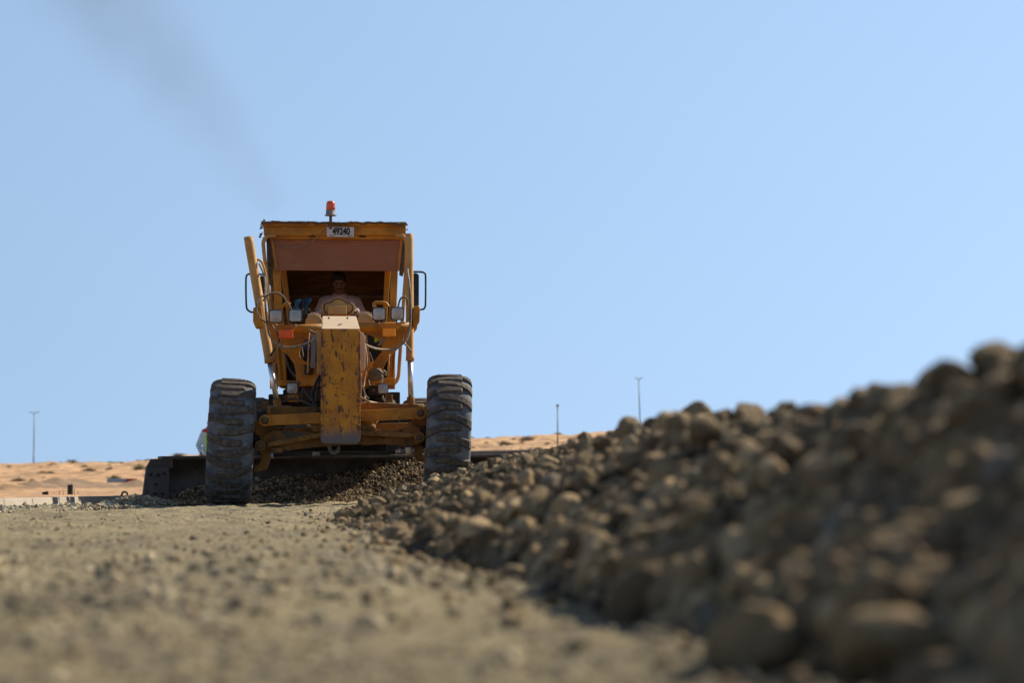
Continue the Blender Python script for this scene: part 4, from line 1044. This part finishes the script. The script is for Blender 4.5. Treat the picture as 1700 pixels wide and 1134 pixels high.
# ------------------------------------------------------------------ people
def head(mb, c, tilt=0., s=1.):
    rt = Matrix.Rotation(tilt, 3, 'X')
    def q(x, y, z): return Vector(c) + rt @ (Vector((x, y, z)) * s)
    ell(mb, q(0, .012, .03), (.076 * s, .095 * s, .098 * s), rt)
    ell(mb, q(0, -.012, -.045), (.058 * s, .066 * s, .070 * s), rt)
    ell(mb, q(0, -.050, -.092), (.026 * s, .024 * s, .020 * s), rt)
    ell(mb, q(0, -.080, .020), (.050 * s, .018 * s, .014 * s), rt)           # brow
    caps(mb, (q(0, -.086, .010), q(0, -.106, -.030), .009 * s, .014 * s))     # nose
    ell(mb, q(0, -.084, -.060), (.024 * s, .012 * s, .011 * s), rt)           # lips
    for k in (-1, 1):
        ell(mb, q(k * .078, .012, -.008), (.010 * s, .018 * s, .030 * s), rt)
        ell(mb, q(k * .045, -.066, -.020), (.022 * s, .016 * s, .020 * s), rt)
    return q, rt
def hand(mb, w_, d, up):
    """palm with four curled fingers and a thumb"""
    d = d.normalized(); up = (up - d * up.dot(d)).normalized(); sd_ = d.cross(up)
    w_ = Vector(w_)
    for k in range(-1, 2): caps(mb, (w_ + sd_ * .018 * k + d * .01, w_ + sd_ * .024 * k + d * .085, .015, .014))
    for k, l in zip((-1.5, -.5, .5, 1.5), (.055, .066, .062, .048)):
        a = w_ + d * .092 + sd_ * .020 * k; b = a + (d * .8 - up * .45) * l * .55; c_ = b + (d * .25 - up * .9) * l * .45
        caps(mb, (a, b, .0095, .0085), (b, c_, .0085, .0075))
    a = w_ + d * .03 + sd_ * .030; b = a + (d * .6 + sd_ * .7 - up * .2) * .04; c_ = b + (d * .9 + sd_ * .1 - up * .4) * .03
    caps(mb, (a, b, .012, .010), (b, c_, .010, .0085))

# driver, seated; local origin under the seat
dp = P(563, 578, 4.35); DR = on_grader('person', (dp.x, 4.35, dp.z), label='driver with dark hair and moustache in a pink shirt, seated in the cab', cat='person')
def dl(px, py, v): q = P(px, py, v); return Vector((q.x - dp.x, v - 4.35, q.z - dp.z))
neck = dl(563, 490, 4.33); hd = dl(562, 471, 4.27)
body = MB()
q, rt = head(body, hd, R(16), .95)
caps(body, (hd + Vector((0, .03, -.06)), neck + Vector((0, .04, -.03)), .055, .062))
sh = [dl(537, 501, 4.36), dl(590, 501, 4.36)]; el = [dl(527, 528, 4.18), dl(603, 528, 4.18)]; wri = [Vector((-.14, -1.02, el[0].z + .0)), Vector((.14, -1.02, el[0].z + .0))]
hip = Vector((0, .05, .09))
body_t = [(neck + Vector((0, .05, -.08)), hip + Vector((0, 0, .1)), .12, .125), (sh[0] + Vector((.06, .03, -.03)), hip + Vector((-.06, 0, 0)), .105, .12), (sh[1] + Vector((-.06, .03, -.03)), hip + Vector((.06, 0, 0)), .105, .12), (sh[0] + Vector((.05, .02, .0)), sh[1] + Vector((-.05, .02, 0)), .07, .07)]
caps(body, *body_t)
for i, s_ in enumerate((-1, 1)):
    wr_ = Vector((s_ * .16, ctr.y - 4.35, ctr.z - dp.z + .02))
    caps(body, (sh[i], el[i], .052, .042), (el[i], wr_ + Vector((0, .10, .0)), .040, .028)); hand(body, wr_ + Vector((0, .09, .01)), Vector((-s_ * .1, -1, 0)), Vector((0, 0, 1)))
    kn = Vector((s_ * .17, -.42, .10)); an = Vector((s_ * .17, -.50, -.30))
    caps(body, (hip + Vector((s_ * .09, 0, 0)), kn, .085, .06), (kn, an, .056, .04), (an, an + Vector((0, -.16, -.02)), .035, .03))
melt(body, 'body', 'skin', DR, .008, 4)
sh_ = MB(); caps(sh_, *[(a, b_, r0 + .012, r1 + .014) for a, b_, r0, r1 in body_t])
for i, s_ in enumerate((-1, 1)):
    wr_ = Vector((s_ * .16, ctr.y - 4.35, ctr.z - dp.z + .02)); m_ = el[i].lerp(wr_ + Vector((0, .1, 0)), .75)
    caps(sh_, (sh[i], el[i], .068, .060), (el[i], m_, .058, .044))
    mm = sh[i].lerp(el[i], .5)
melt(sh_, 'shirt', 'shirt', DR, .012, 3)
mb = MB(); ring = []
for j in range(21):
    a = R(-60 + 300 * j / 20) - R(60) * 0; a = R(300 * (j / 20 - .5) + 90)
    ring.append(neck + Vector((.066 * math.cos(a), .035 + .06 * math.sin(a), .012 + .018 * math.sin(a))))
mb.sweep(ring, .011, 8); mb.build('collar', 'shirt', DR)
tr2 = MB()
for s_ in (-1, 1):
    kn = Vector((s_ * .17, -.42, .10)); an = Vector((s_ * .17, -.50, -.26)); caps(tr2, (hip + Vector((s_ * .09, 0, 0)), kn, .10, .075), (kn, an, .07, .06))
melt(tr2, 'trousers', 'trousers', DR, .012, 3)
hm = MB(); ell(hm, q(0, .030, .062), (.086, .098, .098), rt, 20, 12); ell(hm, q(0, -.045, .100), (.062, .045, .032), rt); ell(hm, q(-.030, -.02, .12), (.05, .06, .03), rt)
for k in (-1, 1): ell(hm, q(k * .075, .015, .03), (.013, .028, .035), rt)
melt(hm, 'hair', 'hair', DR, .007, 2)
mb = MB(); caps(mb, (q(-.030, -.088, -.052), q(-.004, -.097, -.043), .006, .009), (q(.030, -.088, -.052), q(.004, -.097, -.043), .006, .009)); mb.build('moustache', 'hair', DR)
mb = MB()
for k in (-1, 1): caps(mb, (q(k * .048, -.084, .028), q(k * .016, -.094, .030), .004, .006))
mb.each('eyebrow', 'hair', DR)
mb = MB()
for k in (-1, 1): ell(mb, q(k * .031, -.078, .002), (.012, .010, .008), rt)
mb.each('eye', 'eye', DR)

# worker standing far behind the left front wheel
WY = 58.0; WXp = (351 - 850) / FPX * WY
WK = empty('person', (WXp, WY, .02), R(8), label='worker in red headscarf, light blue shirt and green vest behind the left front wheel', cat='person')
body = MB(); q, rt = head(body, (0, .01, 1.585), R(10), .98)
caps(body, ((0, .03, 1.53), (0, .04, 1.43), .055, .062), ((0, .04, 1.33), (0, .03, 1.0), .125, .12), ((-.09, .04, 1.34), (-.06, .03, .98), .10, .11), ((.09, .04, 1.34), (.06, .03, .98), .10, .11), ((-.16, .04, 1.38), (.16, .04, 1.38), .065, .065))
arms = []
for s_ in (-1, 1):
    a, b_, c_ = Vector((s_ * .195, .04, 1.37)), Vector((s_ * .30, .06, 1.10)), Vector((s_ * .24, -.12, .92))
    arms.append((a, b_, c_)); caps(body, (a, b_, .052, .042), (b_, c_, .040, .028)); hand(body, c_, Vector((-s_ * .15, -.5, -.8)), Vector((0, -1, .4)))
    h_, k_, f_ = Vector((s_ * .09, .03, .92)), Vector((s_ * .11, .0, .49)), Vector((s_ * .12, .05, .08))
    caps(body, (h_, k_, .088, .058), (k_, f_, .056, .038), (f_ - Vector((0, 0, .03)), f_ + Vector((0, -.17, -.045)), .04, .032))
melt(body, 'body', 'skin', WK, .009, 3)
mb = MB(); caps(mb, ((0, .04, 1.34), (0, .03, .90), .145, .15), ((-.09, .04, 1.34), (-.07, .03, .88), .12, .125), ((.09, .04, 1.34), (.07, .03, .88), .12, .125), ((-.17, .04, 1.385), (.17, .04, 1.385), .082, .082))
for a, b_, c_ in arms: caps(mb, (a, b_, .070, .068), (b_, b_.lerp(c_, .8), .066, .055))
melt(mb, 'shirt', 'blueshirt', WK, .012, 3)
mb = MB(); caps(mb, ((0, .04, 1.34), (0, .03, .98), .158, .158), ((-.04, .04, 1.32), (-.03, .03, .96), .15, .152), ((.07, .04, 1.32), (.05, .03, .96), .14, .142)); melt(mb, 'safety_vest', 'vest', WK, .012, 2)
mb = MB(); ell(mb, q(0, .02, .04), (.105, .118, .115), rt); ell(mb, (0, .05, 1.50), (.13, .12, .10)); ell(mb, (-.09, .05, 1.44), (.15, .12, .07)); ell(mb, (.09, .05, 1.44), (.15, .12, .07)); melt(mb, 'headscarf', 'scarf', WK, .012, 2)
mb = MB()
for s_ in (-1, 1): caps(mb, ((s_ * .09, .03, .93), (s_ * .11, .0, .49), .105, .08), ((s_ * .11, .0, .49), (s_ * .12, .05, .10), .078, .065))
melt(mb, 'trousers', 'trousers', WK, .012, 3)

# ------------------------------------------------------------------ gravel pushed by the blade
def heap():
    rr = np.random.default_rng(5)
    nu, nw = 300, 150
    s_ = np.linspace(-.06, 1.16, nu)[:, None] * np.ones((1, nw)); f = np.linspace(-.05, 1.9, nw)[None] * np.ones((nu, 1))
    def hz(s_, f, rough=True):
        crest = np.interp(s_, [-.06, 0, .12, .2, .28, .38, .52, .66, .76, .86, 1.0, 1.16], [.0, .03, .20, .26, .26, .30, .34, .50, .56, .48, .36, .0])
        wd = np.interp(s_, [-.06, .2, .5, .75, 1.0, 1.16], [.35, .8, 1.0, 1.45, 1.2, .6])
        t_ = np.clip((f - .12) / wd, -.3, 1); h = crest * np.clip(1 - np.maximum(t_, 0), 0, 1) ** 1.15
        if rough: h = h + (np.clip(1 - t_, 0, .3) / .3) * (.022 * fbm(s_ * 14, f * 5, 61, 4) + .010 * fbm(s_ * 60, f * 20, 67, 3))
        return h - .03 * (t_ >= 1)
    q0 = np.array([bl0.x, bl0.y]); dv = np.array([bl1.x - bl0.x, bl1.y - bl0.y]); nv = np.array([bn.x, bn.y])
    def w2(s_, f):
        gx = q0[0] + dv[0] * s_ + nv[0] * f; gy = q0[1] + dv[1] * s_ + nv[1] * f
        c, s2 = math.cos(GROT), math.sin(GROT); return GX + gx * c - gy * s2, D0 + gx * s2 + gy * c
    Xw, Yw = w2(s_, f); V, F = grid_np(Xw, Yw, hz(s_, f)); F0 = np.concatenate([F[:, [0, 1, 2]], F[:, [0, 2, 3]]])
    n = 15000; a = rr.uniform(-.05, 1.12, n); b_ = rr.uniform(.1, 1.6, n)
    z = hz(a, b_); sz = np.clip(np.exp(rr.normal(math.log(.011), .45, n)), .005, .04); x_, y_ = w2(a, b_)
    keep = z > -.02; x_, y_, z, sz = x_[keep], y_[keep], z[keep], sz[keep]
    V1, F1, T1, H1 = scatter(np.stack([x_, y_, np.maximum(z, 0) + sz * .3], -1), sz, 1, rr)
    z0 = np.full(len(V), .5)
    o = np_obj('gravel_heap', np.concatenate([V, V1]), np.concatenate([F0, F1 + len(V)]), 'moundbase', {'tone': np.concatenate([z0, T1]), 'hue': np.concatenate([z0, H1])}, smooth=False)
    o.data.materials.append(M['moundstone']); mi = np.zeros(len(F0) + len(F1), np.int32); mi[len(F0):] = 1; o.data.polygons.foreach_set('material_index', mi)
    tag(o, kind='stuff', label='dark gravel piled against the front of the grader blade', cat='gravel')
heap()

# ------------------------------------------------------------------ kerb and what lies beside it
KB = empty('kerb', (KERBX(36.), 36, 0), 0, label='low pale concrete kerb along the left side of the road bed', cat='kerb')
for i in range(44):
    y0 = 16 + i * 1.0; y1 = y0 + .988; m_ = MB()
    xa, xb = KERBX(y0) - KERBX(36.), KERBX(y1) - KERBX(36.)
    z_ = .088 + random.uniform(-.003, .003)
    m_.hexa([(xa - .20, y0 - 36, -.08), (xa, y0 - 36, -.08), (xb, y1 - 36, -.08), (xb - .20, y1 - 36, -.08), (xa - .20, y0 - 36, z_), (xa - .03, y0 - 36, z_), (xb - .03, y1 - 36, z_), (xb - .20, y1 - 36, z_)])
    m_.build('kerb_block', 'concrete', KB, .008)
def paleheap(name, cx, cy, lx, ly, h, n, seed, label):
    rr = np.random.default_rng(seed); a = rr.normal(0, .42, n); b_ = rr.normal(0, .42, n); k_ = a * a + b_ * b_ < 1; a, b_ = a[k_], b_[k_]
    s = np.clip(np.exp(rr.normal(math.log(.013), .45, len(a))), .005, .04); z = h * (1 - np.sqrt(a * a + b_ * b_)) * rr.random(len(a)) ** .3 + s * .4
    x = cx + a * lx; y = cy + b_ * ly; x = np.maximum(x, KERBX(y) + .06)
    V, F, T, H = scatter(np.stack([x, y, z], -1), s, 1, rr)
    tag(np_obj(name, V, F, 'paleheap', {'tone': T, 'hue': H}, smooth=False), kind='stuff', label=label, cat='gravel')
paleheap('gravel_strip', -4.10, 22.0, .55, 4.0, .018, 2000, 1, 'pale gravel strewn along the foot of the kerb')
paleheap('gravel_pile', -3.95, 25.6, .42, 1.5, .10, 1500, 2, 'small pale gravel pile between the kerb and the blade end')
def wp(px, py, d): return Vector(((px - 850) / FPX * d, d, CH + (800 - py) / FPX * d))
# black barrel, tilted block, bent hose, stakes on the sand behind the kerb
d = 40.; x_ = wp(118, 0, d).x; zs = float(SANDZ(np.array([x_]), np.array([d]))[0])
t_ = empty('barrel', (x_, d, zs), label='small black drum standing on the sand behind the kerb', cat='drum')
MB().lathe([(.045, 0), (.048, .01), (.045, .02), (.045, .075), (.048, .085), (.045, .095), (.045, .15), (.048, .16), (.040, .165)], 'z', (0, 0, 0), 24).build('drum_body', 'black', t_)
MB().lathe([(.012, 0), (.012, .012)], 'z', (.02, 0, .166), 10).build('bung', 'grey', t_)
d = 38.; x_ = wp(77, 0, d).x; zs = float(SANDZ(np.array([x_]), np.array([d]))[0])
o = MB().box(-.045, .045, -.05, .05, -.03, .03).box(-.047, -.03, -.052, .052, -.032, .032).build('block', 'dark', None, .006, (x_, d, zs + .035), (0, R(-12), .2)); tag(o, label='dark tilted block lying on the sand near the left edge', cat='block')
d = 26.8; q_ = wp(208, 828, d)
o = MB().tube([(-.035, 0, -.01), (-.02, 0, .03), (.01, .01, .035), (.03, .01, .015), (.032, .0, -.02), (.02, 0, -.06)], .011, 8).build('bent_hose', 'hoseblack', None, 0, (q_.x, q_.y, .1)); tag(o, label='short bent black hose end sticking out of the gravel by the kerb', cat='hose')
for i, (px, h, mt, lb) in enumerate(((100, .06, 'red', 'short red stake left of the black drum'), (107, .08, 'cream', 'thin pale stake just left of the black drum'), (125, .10, 'vest', 'yellow-green stake touching the black drum'), (131, .06, 'cream', 'pale stake right of the black drum'))):
    d = 40.3; x_ = wp(px, 0, d).x; zs = float(SANDZ(np.array([x_]), np.array([d]))[0])
    o = MB().lathe([(.006, -.03), (.006, h), (.002, h + .012)], 'z', n=6).build('stake', mt, None, 0, (x_, d, zs)); tag(o, label=lb, cat='stake', group='survey stakes on the sand')
# soil mounds
for i, (px, d, wd, h, lb) in enumerate(((57, 72, 1.2, .30, 'small soil mound left of the pair of larger mounds'), (95, 76, 1.6, .36, 'pointed middle soil mound on the sand'), (128, 78, 2.0, .32, 'widest soil mound on the sand right of the black drum'), (10, 60, 1.4, .2, 'reddish sand mound at the left edge'), (228, 82, 1.2, .32, 'soil mound half hidden by the blade end'))):
    x_ = wp(px, 0, d).x; zs = float(SANDZ(np.array([x_]), np.array([d]))[0])
    gx, gy = np.meshgrid(np.linspace(-1, 1, 60), np.linspace(-1, 1, 60)); rr_ = np.sqrt(gx ** 2 + gy ** 2)
    z = h * np.clip(1 - rr_, 0, 1) ** 1.1 + .05 * h * fbm(gx * 4, gy * 4, i * 9, 4) * (rr_ < 1.0) - .1 * (rr_ > .97)
    V, F = grid_np(gx * wd, gy * wd, z); o = np_obj('soil_mound', V, F, 'sandheap' if i != 3 else 'sand', {}); o.location = (x_, d, zs - .02); tag(o, label=lb, cat='soil mound', group='soil mounds on the sand')
# barriers, white lump, guard rail
def jersey(x_, d, mt, lb, w_=1.0, group='plastic barriers at the foot of the dune'):
    zs = float(SANDZ(np.array([x_]), np.array([d]))[0]); pr = [(-.2, 0), (.2, 0), (.2, .12), (.09, .28), (.07, .42), (-.07, .42), (-.09, .28), (-.2, .12)]
    m_ = MB(); m_.add([(-w_ / 2, a, b) for a, b in pr] + [(w_ / 2, a, b) for a, b in pr], [tuple(range(8)), tuple(range(15, 7, -1))] + [(i, (i + 1) % 8, (i + 1) % 8 + 8, i + 8) for i in range(8)])
    o = m_.build('plastic_barrier', mt, None, .02, (x_, d, zs - .02)); o.scale = (.52, .5, .42); tag(o, label=lb, cat='barrier', group=group)
jersey(wp(190, 0, 95).x, 95, 'lampglass', 'grey-white plastic barrier leftmost of the row near the blade end'); jersey(wp(202, 0, 95).x, 95, 'lampglass', 'grey-white plastic barrier next to the red ones', .8)
jersey(wp(211, 0, 95).x, 95, 'scarf', 'red plastic barrier touching the grey-white ones', .7); jersey(wp(221, 0, 95).x, 95, 'scarf', 'red plastic barrier at the right end of the row', .7)
for i, px in enumerate((826, 841, 856, 871, 886, 901)):
    x_ = wp(px, 0, 84).x; zs = .25 + (800 - 778) / FPX * 84
    o = MB().box(-.15, .15, -.06, .06, 0, .28).box(-.13, .13, -.08, .08, .06, .10).box(-.13, .13, -.08, .08, .17, .21).build('stacked_sack', ('plate', 'cyan', 'grey', 'plate', 'grey', 'cyan')[i], None, .02, (x_, 84, zs))
    tag(o, label=('white', 'blue', 'grey', 'second white', 'second grey', 'last blue')[i] + ' crate in the row seen beyond the right end of the blade', cat='crate', group='crates beyond the blade')
gr = empty('guard_rail', (wp(870, 0, 88).x, 88, 0), label='long grey guard rail crossing the sand right of the blade', cat='guard rail')
x0_, x1_ = wp(760, 0, 88).x, wp(1010, 0, 88).x; zr = CH + (800 - 753) / FPX * 88; gx0 = gr.location.x
mb = MB(); prf = [(0, -.10), (-.05, -.06), (0, 0), (-.05, .06), (0, .10), (.02, .10), (.02, -.10)]; n = len(prf)
V = [(x0_ - gx0, a, zr - .02 + b) for a, b in prf] + [(x1_ - gx0, a, zr + .10 + b) for a, b in prf]
mb.add(V, [tuple(range(n)), tuple(range(2 * n - 1, n - 1, -1))] + [(i, (i + 1) % n, (i + 1) % n + n, i + n) for i in range(n)]).build('rail', 'wire', gr)
for i in range(4):
    xx = x0_ + (x1_ - x0_) * i / 3; MB().box(xx - gx0 - .03, xx - gx0 + .03, .021, .08, .1, zr + .1).build('post', 'wire', gr)
x_ = wp(150, 0, 80).x; V, F = stone(3, 55, 9, .5); o = np_obj('stone', V * .16, F, 'paleheap', {'tone': np.full(len(V), 1.), 'hue': np.full(len(V), .5)}); o.location = (x_, 80, float(SANDZ(np.array([x_]), np.array([80.]))[0]) + .06); tag(o, label='white stone between the soil mounds and the barriers', cat='stone')

# ------------------------------------------------------------------ shrubs
def shrub_mesh(seed, n=420, tall=.7):
    r_ = np.random.default_rng(seed); V = []; F = []
    for i in range(n):
        th = r_.uniform(0, 2 * math.pi); el_ = r_.uniform(.15, 1.5); l0 = r_.uniform(.15, .75); L = r_.uniform(.25, .5)
        d_ = np.array([math.cos(th) * math.cos(el_), math.sin(th) * math.cos(el_), math.sin(el_) * tall]); base = d_ * l0 * r_.uniform(.5, 1.2) + r_.normal(0, .06, 3); base[2] = abs(base[2])
        tip = base + d_ * L + r_.normal(0, .08, 3); sd2 = r_.normal(size=3); sd2 = np.cross(sd2, d_); sd2 /= np.linalg.norm(sd2) + 1e-6; w2 = r_.uniform(.015, .045)
        o = len(V); V += [base - sd2 * w2, base + sd2 * w2, tip + sd2 * w2 * .4, tip - sd2 * w2 * .4]; F.append((o, o + 1, o + 2, o + 3))
    return np.array(V), np.array(F)
SH = [shrub_mesh(i) for i in range(5)]
shm = []
for i in range(5):
    for mt in ('shrub', 'shrubgreen'):
        o = np_obj('desert_shrub', SH[i][0], SH[i][1], mt, {}, smooth=False); shm.append(o.data); bpy.data.objects.remove(o)
def shrub(px, d, size, kind, label, group, sq=.6):
    x_ = (px - 850) / FPX * d; o = bpy.data.objects.new('desert_shrub', shm[(random.randrange(5)) * 2 + kind]); COL.objects.link(o)
    o.location = (x_, d, float(SANDZ(np.array([x_]), np.array([float(d)]))[0]) - .03); o.scale = (size, size, size * sq); o.rotation_euler = (0, 0, random.uniform(0, 6))
    return tag(o, label=label, cat='shrub', group=group)
r_ = np.random.default_rng(99)
ORD = 'first second third fourth fifth sixth seventh eighth ninth tenth eleventh twelfth thirteenth fourteenth fifteenth sixteenth seventeenth eighteenth nineteenth twentieth'.split()
for side_, lo, hi, n_, pg in (('left', -20, 335, 84, .35), ('right', 775, 1100, 130, .2)):
    zones = {}
    for i in range(n_):
        px = r_.uniform(lo, hi); d = 184 - 85 * r_.random() ** 1.5; k_ = int(r_.random() < pg)
        zones.setdefault((('on the ridge', 'on the upper slope', 'half way down the slope', 'near the foot')[int(np.searchsorted([-176, -158, -132], -d))], k_), []).append((px, d, float(np.exp(r_.normal(-1.35, .42)))))
    for (zn, k_), L in zones.items():
        for j, (px, d, s_) in enumerate(sorted(L)):
            nm = ORD[j] if j < 20 else ('twenty-' + ORD[j - 20] if j < 29 else ('thirty-' + ORD[j - 30] if j > 29 else 'thirtieth'))
            shrub(px, d, s_, k_, '%s %s shrub from the left %s of the %s dune' % (nm, ('grey-brown', 'olive-green')[k_], zn, side_), 'shrubs on the %s dune' % side_, .62)
shrub(868, 120, .85, 1, 'largest olive bush on the right dune beside the thin lamp post', None, .8)
shrub(72, 178, .75, 0, 'widest grey bush on the ridge just right of the left lamp post', None, .5)
shrub(120, 178, .65, 0, 'rounded brown bush on the left ridge right of the widest grey bush', None, .7)
shrub(233, 120, .5, 1, 'round brown-green bush just above the left end of the blade', None, .8)
shrub(303, 178, .6, 0, 'grey bush on the ridge above the blade left of the worker', None, .6)

# ------------------------------------------------------------------ lamp posts
def lamp_post(px, d, h_top_py, lean, arms, label, r=.07, yaw=0.):
    x_ = (px - 850) / FPX * d; z0 = float(SANDZ(np.array([x_]), np.array([float(d)]))[0]); H = CH + (800 - h_top_py) / FPX * d - z0
    t_ = empty('lamp_post', (x_, d, z0), label=label, cat='lamp post', group='lamp posts beyond the dunes'); t_.rotation_euler = (0, R(lean), yaw)
    MB().cone((0, 0, -.3), (0, 0, H * .42), r * 1.35, r * 1.05, 12).cone((0, 0, H * .42), (0, 0, H), r * .85, r * .55, 12).build('pole', 'wire', t_)
    for s_ in (-1, 1):
        a_ = MB().tube([(0, 0, H - .05), (s_ * .5 * arms, 0, H + .12), (s_ * 1.1 * arms, 0, H + .18)], r * .55, 6).build('arm', 'wire', t_)
        MB().hexa([(s_ * 1.1 * arms, -.3 * arms, H + .13), (s_ * 1.8 * arms, -.3 * arms, H + .19), (s_ * 1.8 * arms, .3 * arms, H + .19), (s_ * 1.1 * arms, .3 * arms, H + .13), (s_ * 1.1 * arms, -.26 * arms, H + .22), (s_ * 1.75 * arms, -.26 * arms, H + .24), (s_ * 1.75 * arms, .26 * arms, H + .24), (s_ * 1.1 * arms, .26 * arms, H + .22)]).build('lamp_head', 'wire', a_)
lamp_post(57, 330, 687, -.2, .42, 'tall double-armed lamp post alone at the left of the picture', .085)
lamp_post(926, 104, 681, -4.0, .14, 'short thin leaning lamp post on the right dune, in front of the ridge', .035, 1.5)
lamp_post(1064, 250, 631, -1.6, .22, 'tallest lamp post, double-armed, rising behind the windrow', .075)

# ------------------------------------------------------------------ exhaust smoke drifting up to the left
sm = NT('diesel_smoke'); sm.t.nodes.remove(sm.b)
vol = sm.n('ShaderNodeVolumePrincipled'); sm.l(vol.outputs[0], sm.out.inputs['Volume'])
vol.inputs['Color'].default_value = (.36, .43, .50, 1)
SL = 5.2
z = sm.sepz(2); xx = sm.sepz(0); yy = sm.sepz(1)
tt = sm.math('DIVIDE', z, SL)
rad = sm.math('ADD', sm.math('MULTIPLY', tt, 1.2), .34)
bend = sm.math('MULTIPLY', sm.math('MULTIPLY', tt, sm.math('SUBTRACT', 1., tt)), .2)
xc = sm.math('SUBTRACT', sm.math('ADD', xx, sm.math('MULTIPLY', sm.math('SUBTRACT', sm.noise(.9, 3), .5), .5)), bend)
rr2 = sm.math('DIVIDE', sm.math('SQRT', sm.math('ADD', sm.math('MULTIPLY', xc, xc), sm.math('MULTIPLY', yy, yy))), rad)
fall = sm.ramp(rr2, .05, 1., 1., 0.)
nz_ = sm.ramp(sm.noise(1.3, 4, .5, .3), .25, .75)
ends = sm.math('MULTIPLY', sm.ramp(tt, .0, .06), sm.ramp(tt, .85, 1., 1., 0.))
dens = sm.math('MULTIPLY', sm.math('MULTIPLY', sm.math('MULTIPLY', fall, sm.math('ADD', sm.math('MULTIPLY', nz_, .6), .35)), ends), .38)
sm.l(dens, vol.inputs['Density']); M['smoke'] = sm.m
d_s = 31.2
a = wp(466, 362, d_s); b_ = wp(110, -110, d_s)
dirv = (b_ - a); 
mb = MB(); mb.sweep([(0, 0, 0), (0.05, 0, SL * .5), (0, 0, SL)], [.6, 1.4, 2.1], 20)
o = mb.build('smoke', 'smoke'); o.location = a
zax = dirv.normalized(); yax = Vector((0, 1, 0)); xax = yax.cross(zax).normalized()
o.rotation_euler = Matrix((xax, yax, zax)).transposed().to_euler()
o.scale = (1, 1, dirv.length / SL)
tag(o, kind='stuff', label='thin grey exhaust smoke drifting up to the left of the cab', cat='smoke')
